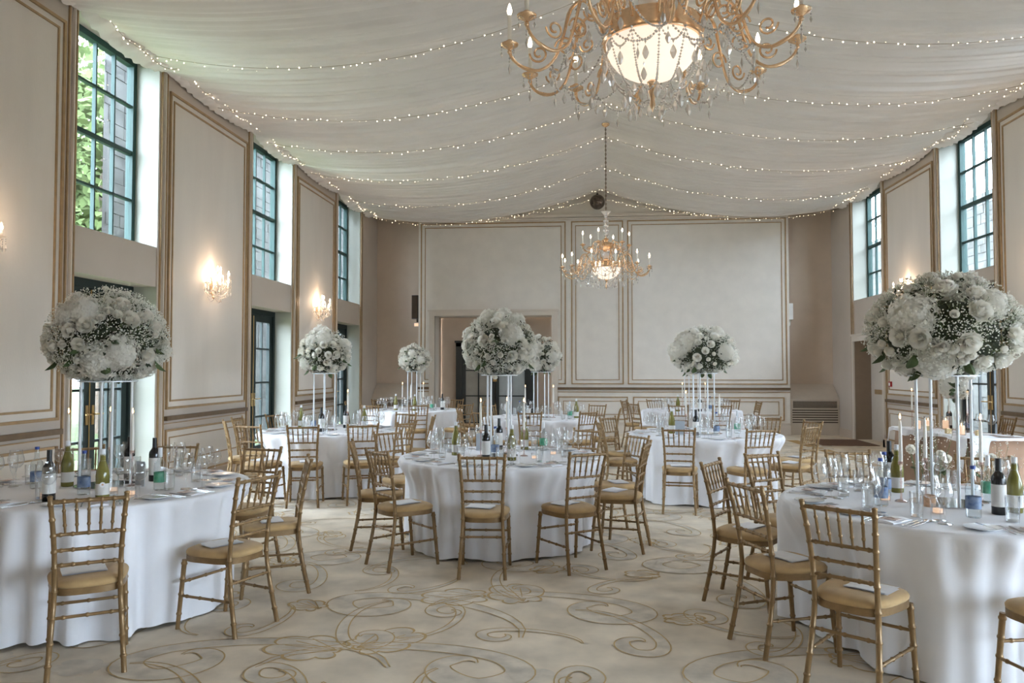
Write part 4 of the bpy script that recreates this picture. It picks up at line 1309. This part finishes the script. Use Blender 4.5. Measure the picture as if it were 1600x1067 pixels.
# ------------------------------------------------------------------ chandeliers
CHZ = 2.88
CHX = .357
def chandelier(top):
    o = empty('crystal_chandelier', (CHX, 4.1, CHZ))
    z = lambda w: w-CHZ
    G = M['lampgold']
    def part(m, name, mt, parent=o, ang=50): return m.build(name, [mt], parent, ang=ang)
    m = MB(); m.lathe([(.012,z(4.13)),(.03,z(4.15)),(.025,z(4.18)),(.06,z(4.22)),(.085,z(4.25)),(.08,z(4.255)),(.03,z(4.21))], 20); part(m, 'crown', M['crystal'])
    pr = []
    for k in range(4):
        zz = 4.12-k*.078
        pr += [(.018, z(zz)), (.046, z(zz-.03)), (.046, z(zz-.045)), (.018, z(zz-.075))]
    m = MB(); m.lathe(pr, 18); part(m, 'glass_column', M['crystal'])
    m = MB(); m.lathe([(.012,z(4.16)),(.012,z(3.80)),(.05,z(3.78)),(.03,z(3.74)),(.13,z(3.70)),(.15,z(3.66)),(.13,z(3.62)),(.05,z(3.58)),(.022,z(3.54)),(.022,z(3.45)),(.05,z(3.42)),(.022,z(3.39)),(.022,z(3.34))], 24); part(m, 'upper_hub', G)
    m = MB(); m.lathe([(.05,z(3.56)),(.075,z(3.52)),(.06,z(3.47)),(.03,z(3.44))], 20); part(m, 'glass_bulb', M['crystal'])
    m = MB(); m.lathe([(.245,z(3.375)),(.262,z(3.375)),(.268,z(3.35)),(.258,z(3.31)),(.268,z(3.285)),(.262,z(3.272)),(.248,z(3.272)),(.245,z(3.375))], 48)
    for k in range(6):
        a = k*PI/3; m.tube([(.02*math.cos(a), .02*math.sin(a), z(3.36)), (.25*math.cos(a), .25*math.sin(a), z(3.33))], .007, 6)
    part(m, 'lower_ring', G)
    m = MB(); m.lathe([(.245*math.cos(q*PI/2/12), z(3.285)-.205*math.sin(q*PI/2/12)) for q in range(12)]+[(.001, z(3.08))], 48); part(m, 'lamp_bowl', M['bowl'], ang=180)
    m = MB(); m.lathe([(.012,z(3.085)),(.03,z(3.07)),(.018,z(3.05)),(.024,z(3.02)),(.012,z(2.98)),(.016,z(2.95)),(.001,z(2.91))], 14); part(m, 'finial', G)
    m = MB()
    k = 0; zz = 4.255
    m.tube([(0,0,z(4.2)), (0,0,z(top))], .006, 6)
    while zz < top-.05:
        for s in range(10):
            pass
        loop = [(.013*math.cos(a)*(k % 2), .013*math.cos(a)*(1-k % 2), z(zz)+.022+.022*math.sin(a)) for a in [2*PI*i/10 for i in range(11)]]
        m.tube(loop, .0035, 5, caps=False); zz += .036; k += 1
    part(m, 'chain', M['dado'])
    m = MB(); m.lathe([(.07,z(top)),(.06,z(top)-.03),(.012,z(top)-.06)], 20); part(m, 'ceiling_rose', G)
    drop = MB(); drop.octa((0,0,-.014), .006, .012); drop.lathe([(.001,-.03),(.008,-.04),(.0165,-.058),(.0175,-.066),(.009,-.086),(.001,-.094)], 7)
    drop = drop.mesh('crystal_drop', [M['crystal']], False)
    nd = [0]
    def hang(r, a, zz, s=1.):
        q = link('crystal_drop', drop, o); q.location = (r*math.cos(a), r*math.sin(a), z(zz)); q.scale = (s, s, s*1.15); q.rotation_euler.z = a; nd[0] += 1
    spike = MB(); spike.octa((0,0,-.012), .0055, .009); spike.octa((0,0,-.03), .0055, .009); spike.octa((0,0,-.07), .0085, .032)
    spike = spike.mesh('crystal_spike', [M['crystal']], False)
    def hang2(r, a, zz, s=1.):
        q = link('crystal_spike', spike, o); q.location = (r*math.cos(a), r*math.sin(a), z(zz)); q.scale = (s, s, s)
    def garland(p0, p1, sag, n=15, r=.0078):
        m = MB(); p0, p1 = Vector(p0), Vector(p1)
        for i in range(n):
            t = i/(n-1); p = p0.lerp(p1, t); p.z -= sag*4*t*(1-t)
            m.octa(p, r*(1.15 if i % 3 == 0 else .85), r)
        m.tube([p0.lerp(p1, i/(n-1))-Vector((0,0,sag*4*(i/(n-1))*(1-i/(n-1)))) for i in range(n)], .0012, 3)
        m.build('bead_garland', [M['crystal']], o, smooth=False)
    def arm(a, pts, r, cup_r, cup_z, name, ch, scrolls):
        ca, sa = math.cos(a), math.sin(a)
        m = MB()
        P = spline([(q[0]*ca, q[0]*sa, z(q[1])) for q in pts], 40)
        rad = [r*(1+.35*math.exp(-((i-14)/1.6)**2)+.35*math.exp(-((i-29)/1.6)**2)) for i in range(40)]
        m.tube(P, rad, 8)
        for (sr, sz, s0, dirn) in scrolls:
            sp = []
            for i in range(22):
                t = i/21; an = t*2*PI*1.35*dirn; rr = s0*(1-.72*t)
                sp.append(((sr+rr*math.cos(an)-s0*.0)*ca, (sr+rr*math.cos(an))*sa, z(sz)+rr*math.sin(an)))
            m.tube(sp, r*.72, 6)
        A = m.build(name, [G], o, ang=60)
        cx, cy = cup_r*ca, cup_r*sa
        m = MB(); m.lathe([(.006,-.05),(.013,-.04),(.008,-.028),(.02,-.018),(.046,-.004),(.048,.004),(.03,.004),(.018,.006),(.02,.02),(.013,.026),(.001,.026)], 18, (cx, cy, z(cup_z)))
        m.build('drip_pan', [G], A, ang=60)
        m = MB(); m.lathe([(.011,.02),(.011,.02+ch),(.001,.02+ch)], 12, (cx, cy, z(cup_z))); m.build('candle_sleeve', [M['wax']], A)
        m = MB(); m.lathe([(.006,.02+ch),(.012,.035+ch),(.0135,.046+ch),(.009,.066+ch),(.002,.085+ch)], 10, (cx, cy, z(cup_z))); m.build('bulb', [M['bulb']], A, ang=80)
        # tiny drops round the pan
        for q in range(3):
            an = a+q*2.1
            m = MB()
            x, y = cx+.043*math.cos(an), cy+.043*math.sin(an)
            m.octa((x,y,z(cup_z)-.012), .005, .006); m.octa((x,y,z(cup_z)-.026), .005, .006); m.octa((x,y,z(cup_z)-.052), .007, .018)
            m.build('pan_drop', [M['crystal']], A, smooth=False)
    for k in range(12):
        a = 2*PI*k/12 + .05
        dz = .0 if k % 2 else .02
        arm(a, [(.26,3.33),(.30,3.44),(.36,3.515),(.43,3.47),(.47,3.33),(.52,3.18+dz),(.60,3.125+dz),(.69,3.145+dz),(.745,3.195+dz),(.757,3.25+dz)], .0082, .757, 3.265+dz, 'lower_arm', .14,
            [(.46,3.27,.055,1),(.385,3.36,.045,-1),(.60,3.235,.05,-1)])
        hang2(.757, a, 3.205+dz)
        hang(.53, a, 3.14, .8)
    for k in range(6):
        a = 2*PI*k/6 + .05
        arm(a, [(.12,3.64),(.17,3.73),(.22,3.70),(.24,3.60),(.29,3.555),(.36,3.57),(.40,3.62),(.405,3.66)], .0085, .405, 3.675, 'upper_arm', .15,
            [(.22,3.63,.04,1),(.30,3.62,.035,-1)])
        hang(.405, a, 3.63, .7); hang(.14, a+PI/6, 3.60, .8)
    pol = lambda r, a, w: (r*math.cos(a), r*math.sin(a), z(w))
    for k in range(12):
        a, a2 = 2*PI*k/12+.05, 2*PI*(k+1)/12+.05
        garland(pol(.53,a,3.17), pol(.53,a2,3.17), .085, 22)
        garland(pol(.265,a,3.27), pol(.265,a2,3.27), .075, 15)
        garland(pol(.27,a,3.27), pol(.15,a,3.03), .05, 24)
        garland(pol(.40,a,3.47), pol(.54,a2,3.15), .10, 27)
        if k % 2 == 0:
            garland(pol(.15,a,3.64), pol(.40,a,3.47), .05, 22)
            garland(pol(.40,a,3.62), pol(.40,a+PI/3,3.62), .07, 20)
        garland(pol(.15,a,3.03), pol(.15,a2,3.03), .045, 9)
        hang(.265, (a+a2)/2, 3.20, 1.0); hang(.15, a, 3.03, .9); hang2(.53, (a+a2)/2, 3.09); hang(.40, a, 3.30, .9)
        hang(.33, (a+a2)/2, 3.06, .9)
    return o
chn = Proto(chandelier(5.78))
chn.at((CHX, 4.1, CHZ), 0, 'large gilt crystal chandelier nearest the camera, its top cut by the frame', 'chandelier')
chn.at((CHX, 13.35, CHZ), .13, 'gilt crystal chandelier hanging before the far wall panels', 'chandelier')

# ------------------------------------------------------------------ wall sconces
def sconce():
    o = empty('wall_sconce')
    m = MB(); m.ball((0,.012,0), (.05,.014,.12), 14, 8); m.ball((0,.05,-.17), (.016,.016,.022), 10, 6); m.tube([(0,.01,-.1),(0,.05,-.15)], .008, 6)
    m.build('backplate', [M['lampgold']], o)
    k = 0
    for a, r, zz in ((-80,.19,.02),(-42,.23,-.02),(0,.25,.07),(42,.23,-.02),(80,.19,.02),(-22,.12,.14),(22,.12,.14)):
        dx, dy = math.sin(R_(a)), math.cos(R_(a))
        m = MB(); P = spline([(0,.02,-.06),(dx*r*.4,.02+dy*r*.4,-.13+zz*.5),(dx*r*.8,.02+dy*r*.8,-.10+zz),(dx*r,.02+dy*r,-.02+zz)], 16)
        m.tube(P, .0055, 7)
        A = m.build('arm', [M['crystal']], o)
        c = (dx*r, .02+dy*r, zz)
        m = MB(); m.lathe([(.008,-.02),(.034,-.004),(.037,.004),(.012,.004),(.011,.06),(.001,.06)], 14, c); m.build('drip_pan', [M['crystal']], A, ang=60)
        m = MB(); m.lathe([(.006,.06),(.013,.076),(.0145,.087),(.009,.108),(.002,.128)], 10, c); m.build('bulb', [M['bulb']], A, ang=80)
        for q in range(4):
            an = q*PI/2+.4
            m = MB(); x, y = c[0]+.034*math.cos(an), c[1]+.034*math.sin(an)
            for dz, rr, hh in ((-.018,.007,.009),(-.038,.007,.009),(-.058,.007,.009),(-.098,.013,.032)): m.octa((x,y,zz+dz), rr, hh)
            m.tube([(x,y,zz-.01),(x,y,zz-.11)], .001, 3)
            m.build('crystal_drop', [M['crystal']], A, smooth=False)
    for dz, rr in ((.02,.20),(-.05,.22),(-.12,.19),(-.18,.13)):
        for a0, a1 in ((-85,-42),(-42,0),(0,42),(42,85)):
            m = MB()
            P = [(math.sin(R_(a0+(a1-a0)*i/11))*rr, .02+math.cos(R_(a0+(a1-a0)*i/11))*rr, dz-.05*4*(i/11)*(1-i/11)) for i in range(12)]
            for p in P: m.octa(p, .009, .009)
            m.tube(P, .0012, 3)
            m.build('bead_garland', [M['crystal']], o, smooth=False)
    return o
sc = Proto(sconce())
SC = [(XL, 6.1, 2.72, -PI/2, 'on the left wall, cut by the frame edge'), (XL, 10.40, 2.72, -PI/2, 'on the left wall between the first two window bays'), (XL, 14.72, 2.72, -PI/2, 'on the left wall, farthest from the camera'),
      (XR, 14.72, 2.93, PI/2, 'on the right wall behind the front right bouquet'), (XR, 10.40, 2.85, PI/2, 'on the right wall at the frame edge')]
for x, y, z, rz, wh in SC:
    sc.at((x, y, z), rz, 'lit crystal wall sconce '+wh, 'wall light')
    l = bpy.data.lights.new('sconce_glow', 'POINT'); l.energy = 8; l.color = (1,.74,.53); l.shadow_soft_size = .05
    q = bpy.data.objects.new('sconce_glow', l); COL.objects.link(q); q.location = (x+(.17 if x < 0 else -.17), y, z+.12)

# ------------------------------------------------------------------ far-end details
def vent(x0, x1, label):
    o = empty('air_vent_cabinet', (0, 0, 0)); tag(o, label, 'vent')
    x0 += .008; x1 -= .008; ya, yf = YA-.006, YF+.02
    m = MB()
    m.add([(x0,yf,.24),(x1,yf,.24),(x1,ya,.24),(x0,ya,.24),(x0,yf,.84),(x1,yf,.84),(x1,ya,1.18),(x0,ya,1.18)],
          [(0,3,2,1),(4,5,6,7),(0,1,5,4),(1,2,6,5),(2,3,7,6),(3,0,4,7)])
    m.box((x0,yf,0),(x1,ya-.02,.24))
    m.build('cabinet_body', [M['vent']], o, smooth=False)
    m = MB(); m.box((x0+.06,yf-.012,.63),(x1-.06,yf,.79)); g = m.build('grille', [M['dark']], o, smooth=False)  # dark sheet painted as the shade behind the bars
    for i in range(6):
        m = MB(); zz = .645+i*.026; m.box((x0+.06,yf-.018,zz),(x1-.06,yf-.012,zz+.006)); m.build('grille_bar', [M['vent']], g, smooth=False)
    for i in range(6):
        m = MB(); zz = .29+i*.056; m.box((x0+.04,yf-.02,zz+.02),(x1-.04,yf,zz+.05)); m.build('slat', [M['vent']], o, smooth=False)
        m = MB(); m.box((x0+.04,yf-.006,zz-.005),(x1-.04,yf,zz+.02)); m.build('slot_shade', [M['dark']], o, smooth=False)  # dark strip standing in for shade between slats
vent(PX1, XR, 'louvred cream air vent cabinet with sloping top in the right alcove')
vent(XL, PX0, 'cream air vent cabinet with sloping top in the left alcove')

o = empty('wall_speaker', (PX0-.09, YF+.12, 2.77)); tag(o, 'tall narrow black loudspeaker on the left edge of the far panelled wall', 'speaker')
m = MB(); m.box((-.09,-.08,.0),(.06,.08,.58)); m.build('cabinet', [M['capb']], o, smooth=False)
m = MB(); m.box((-.085,-.092,.02),(.055,-.08,.56)); m.build('grille', [M['dark']], o, smooth=False)
m = MB(); m.box((.02,-.03,-.08),(.088,.03,.02)); m.build('bracket', [M['capb']], o, smooth=False)
o = empty('wall_mounted_emergency_light', (PX0-.06, YF+.1, 2.58)); tag(o, 'small white wall box light below the black loudspeaker', 'light')
m = MB(); m.box((-.06,-.05,0),(.058,.05,.09)); m.build('housing', [M['plastic']], o, smooth=False)
m = MB(); m.box((-.05,-.056,.01),(.05,-.05,.08)); m.build('lens', [M['tealight']], o, smooth=False)
o = empty('wall_projector_box', (PX1+.05, YF+.12, 2.48)); tag(o, 'narrow white wall speaker on the right edge of the far panelled wall', 'speaker')
o.name = 'white_wall_speaker'
m = MB(); m.box((-.047,-.08,.22),(.05,.08,.6)); m.build('cabinet', [M['plastic']], o, smooth=False)
m = MB(); m.tube([(0,0,.22),(-.01,0,.1),(-.046,0,.06)], .02, 8); m.build('bracket', [M['plastic']], o)
# mirror ball
o = empty('hanging_mirror_ball', (.29, YF-.37, 5.30)); tag(o, 'dark faceted mirror ball hanging at the peak of the far wall', 'mirror ball')
m = MB(); m.ball((0,0,.18), .18, 26, 16); m.build('ball', [M['mirror']], o, smooth=False)
m = MB(); m.tube([(0,0,.35),(0,0,.62)], .006, 6); m.lathe([(.03,.34),(.03,.38),(.001,.38)], 12); m.build('hanger', [M['capb']], o)
# call point
o = empty('fire_call_point', (XR, 15.60, 1.20)); tag(o, 'small red fire alarm call point on the right wall by the cream door', 'alarm')
m = MB(); m.box((-.04,-.05,0),(-.004,.05,.10)); m.build('housing', [M['red']], o, smooth=False)
m = MB(); m.box((-.043,-.03,.02),(-.04,.03,.075)); m.build('glass_face', [M['plastic']], o, smooth=False)

# ------------------------------------------------------------------ top table on the right
TT = Matrix.Translation((4.60, 10.17, 0)) @ Matrix.Rotation(R_(6.5), 4, 'Z')
def tw(x, y, z=0): return TT @ Vector((x, y, z))
hx, hy = .36, .86
m = MB()
def rectcloth(u, v, hx=hx, hy=hy, zb=.015):
    a = 2*PI*u; c, s = math.cos(a), math.sin(a)
    e = 14
    x = math.copysign(abs(c)**(2/e), c)*hx; y = math.copysign(abs(s)**(2/e), s)*hy
    if v < .3: return (x*v/.3, y*v/.3, .755)
    k = (v-.3)/.7
    f = .02*k*math.cos(16*a)+.012*k*math.cos(37*a+1)
    d = Vector((x/hx**2, y/hy**2, 0)); d = d.normalized() if d.length else d
    return (x+d.x*(f+.02*k), y+d.y*(f+.02*k), .755*(1-k)+zb*k)
m.grid(rectcloth, 220, 20, closeu=True)
o = m.build('tablecloth', [M['tan']], ang=80); o.matrix_world = TT
tag(o, 'long tan velvet tablecloth of the top table by the right wall', 'tablecloth')
m = MB()
def runner(u, v):
    # gauzy runner lying along the front edge, swagging over it
    y = -hy-.02+2*(hy+.02)*u
    drop = .045+.014*math.sin(y*7+1)+.34*math.exp(-((y+.80)/.055)**2)+.13*math.exp(-((y-.12)/.07)**2)+.05*math.exp(-((y-.45)/.12)**2)+.22*math.exp(-((y-.875)/.025)**2)
    if v < .55: return (-hx-.03+.42*(1-v/.55), y, .768+.006*math.sin(y*19+v*6))
    k = (v-.55)/.45
    return (-hx-.045-.012*math.sin(y*30)*k-.01*k, y, .768-drop*k+.004*math.sin(y*11))
m.grid(runner, 420, 14)
o = m.build('table_runner', [M['linen']], ang=80); o.matrix_world = TT
tag(o, 'white gauze runner swagged along the front of the top table', 'runner')
m = MB()
m.grid(lambda u, v: (-hx-.03+.72*u, -hy-.045-.02*v-.012*math.sin(u*34)*v, .768-(.03+.34*(1-sm(u, .2, .34)))*v), 60, 10)
o = m.build('table_runner', [M['linen']], ang=80); o.matrix_world = TT
tag(o, 'white gauze hanging over the near end of the top table', 'runner')
for i, (x, y) in enumerate(((-.30,.34),(-.12,.42),(.10,.40),(-.25,-.52))):
    p = tw(x, y)
    wh = ('farthest along the front edge','second from the far end','behind the second one','nearest the camera')[i]
    q = empty('hurricane_glass', (p.x, p.y, .772)); tag(q, 'clear cylinder glass on the top table, %s' % wh, 'candle holder')
    m = MB(); m.lathe([(.001,.002),(.046,.002),(.048,0),(.05,.004),(.05,.16),(.048,.16),(.047,.006),(.001,.006)], 20); m.build('cylinder', [M['glass']], q, ang=50)
    q = empty('pillar_candle', (p.x, p.y, .7785)); tag(q, 'lit ivory pillar candle inside the top table glass %s' % wh, 'candle')
    m = MB(); m.lathe([(.001,0),(.034,0),(.036,.004),(.036,.10),(.03,.104),(.001,.10)], 18); m.build('wax', [M['tealight']], q, ang=50)
    m = MB(); m.lathe([(.0005,.102),(.0042,.108),(.005,.114),(.003,.124),(.0006,.132)], 8); m.build('flame', [M['flame']], q)
for i, (x, y) in enumerate(((-.29,.12),(-.29,-.32),(-.12,-.64))):
    p = tw(x, y)
    q = empty('amber_votive', (p.x, p.y, .772)); tag(q, 'square amber glass votive on the top table, %s' % ('toward the far end','in the middle','at the near end')[i], 'votive')
    m = MB(); m.box((-.028,-.028,0),(.028,.028,.06)); m.build('glass', [M['amber']], q, smooth=False)
    m = MB(); m.lathe([(.018,.06),(.016,.064),(.001,.064)], 12); m.build('tealight', [M['tealight']], q)
for i, (x, y, lit) in enumerate(((-.22,.62,1),(.02,.18,0),(.02,-.20,1))):
    p = tw(x, y)
    wh = ('farthest','middle','nearest')[i]
    STICK.at((p.x, p.y, .766), 0, 'slim glass candlestick on the top table, %s of three' % wh, 'candlestick')
    (LIT if lit else UNLIT).at((p.x, p.y, .766+.224), 0, '%s ivory taper candle on the top table, %s of three' % ('lit' if lit else 'unlit', wh), 'candle')
for i, (x, y) in enumerate(((.12,-.40),(.18,-.66))):
    p = tw(x, y)
    PLATE.at((p.x, p.y, .756), 0, 'white plate on the top table, %s' % ('farther one','nearer one by the end')[i], 'plate')
    NAPKIN.at((p.x+.16, p.y+.02, .756), .4, 'folded white napkin on the top table, %s' % ('farther one','nearer one by the end')[i], 'napkin')
for i, (x, y) in enumerate(((.2,.28),(.26,.40),(.16,-.02),(.22,-.12),(.12,-.26),(.25,-.30))):
    p = tw(x, y)
    (BIG if i % 2 else SMALL).at((p.x, p.y, .756), 0, 'empty wine glass on the top table', 'glass', 'wine glasses on the top table')
p = tw(.24,.16); BOT['still'].at((p.x, p.y, .756), 0, BNAME['still']+' on the top table', 'bottle')
p = tw(.30,.66); BOT['red'].at((p.x, p.y, .756), 0, BNAME['red']+' on the top table', 'bottle')
p = tw(-.05, -.08)
o = empty('flower_vase', (p.x, p.y, .766)); tag(o, 'slim glass vase under the top table bouquet', 'vase')
m = MB(); m.lathe([(.001,.003),(.05,.003),(.052,0),(.05,.01),(.018,.06),(.016,.40),(.03,.44)], 18); m.build('body', [M['glass']], o, ang=50)
bouquet('TT', (p.x, p.y), 1.205, .155, .27, [], 77, 'cream rose bouquet in the slim vase on the top table')
CHAIR.at((5.25, 10.70, 0), R_(92), 'gold bamboo-style chair behind the top table by the right wall', 'chair', 'gold banquet chairs')
# flower meadows standing on the floor before the top table
def meadow(x, y, h, label, seed):
    rg = random.Random(seed)
    o = empty('meadow_flowers', (x, y, 0)); tag(o, label, 'flowers')
    m = MB(); m.box((-.16,-.09,0),(.16,.09,.10)); m.build('trough', [M['moss']], o, smooth=False)
    m = MB(); g = MB()
    for k in range(26):
        e = Vector((rg.uniform(-.24,.24), rg.uniform(-.14,.14), h*rg.uniform(.6, 1.15))); b0 = Vector((rg.uniform(-.13,.13), rg.uniform(-.06,.06), .09))
        mid = b0.lerp(e, .5)+Vector((rg.uniform(-.03,.03), 0, .03))
        m.tube(spline([b0, mid, e], 7), .0018, 4)
        for q in range(9):
            p = e+Vector((rg.gauss(0,.05), rg.gauss(0,.05), rg.gauss(0,.05)))
            g.octa(p, rg.uniform(.004, .0075))
    m.build('stems', [M['stem']], o); tag(g.build('gypsophila', [M['gyp']], o, smooth=False), kind='stuff')
    for k in range(5):
        p = Vector((rg.uniform(-.2,.2), rg.uniform(-.12,.12), h*rg.uniform(.72, 1.0)))
        flower_part('rose', rg.choice(ROSE), p, (rg.uniform(-.5,.5), -.8, .6), rg.uniform(.04, .055), o, rg)
        m = MB(); m.tube([(p.x*.5, p.y*.5, .09), (p.x, p.y, p.z-.02)], .003, 5); m.build('stem', [M['stem']], o)
        d = Vector((rg.uniform(-1,1), rg.uniform(-1,1), .3)).normalized(); f = Vector((-d.y, d.x, 0)).normalized()
        b0 = Vector((p.x*.8, p.y*.8, p.z*.7)); m = MB(); m.grid(lambda u, v: b0+d*.12*v+f*(u-.5)*.06*math.sin(PI*min(1,.05+.95*v)), 3, 5); m.build('leaf', [M['leaf']], o)
meadow(3.70, 8.75, .78, 'white flowers with wispy gypsophila standing before the far end of the top table', 5)
meadow(3.92, 8.05, .70, 'white flowers standing on the floor before the middle of the top table', 9)

# ------------------------------------------------------------------ light
w = bpy.data.worlds.new('overcast sky'); scene.world = w; w.use_nodes = True
nt = w.node_tree; N = nt.nodes; bg = N['Background']
tc = N.new('ShaderNodeTexCoord'); nz = N.new('ShaderNodeTexNoise'); nz.inputs['Scale'].default_value = 2.5; nz.inputs['Detail'].default_value = 5
rp = N.new('ShaderNodeValToRGB'); rp.color_ramp.elements[0].color = (.62,.765,1,1); rp.color_ramp.elements[1].color = (.78,.885,1,1)
nt.links.new(tc.outputs['Generated'], nz.inputs['Vector']); nt.links.new(nz.outputs['Fac'], rp.inputs['Fac']); nt.links.new(rp.outputs['Color'], bg.inputs['Color'])
bg.inputs['Strength'].default_value = 14.0
# portals: let the sky in through the seen and added openings
def portal(x, y, z, wy, wz, rz):
    l = bpy.data.lights.new('sky_portal', 'AREA'); l.shape = 'RECTANGLE'; l.size = wy; l.size_y = wz
    l.cycles.is_portal = True
    q = bpy.data.objects.new('sky_portal', l); COL.objects.link(q); q.location = (x, y, z); q.rotation_euler = (PI/2, 0, rz)
for a, c in BW:
    portal((a+c)/2, YB-.32, 3.7, c-a, 3.0, 0)
for a, c in OPEN_R:
    for X, s in ((XL, 1), (XR, -1)):
        if s > 0 and (a, c) not in OPEN: continue
        rz = -PI/2 if s > 0 else PI/2
        if a > 6: portal(X-s*.46, (a+c)/2, (SILL+WTOP)/2, c-a, WTOP-SILL, rz)
        if not (s < 0 and a == 16.0):
            portal(X-s*.46, (a+c)/2, 1.28, c-a, 2.5, rz)

scene.render.engine = 'CYCLES'
cy = scene.cycles
cy.max_bounces = 9; cy.diffuse_bounces = 5; cy.glossy_bounces = 4; cy.transmission_bounces = 4; cy.transparent_max_bounces = 28
cy.caustics_reflective = False; cy.caustics_refractive = False
cy.sample_clamp_indirect = 6
cy.use_denoising = True
scene.view_settings.view_transform = 'Standard'
scene.view_settings.look = 'None'
scene.view_settings.exposure = 1.12
scene.view_settings.gamma = 1
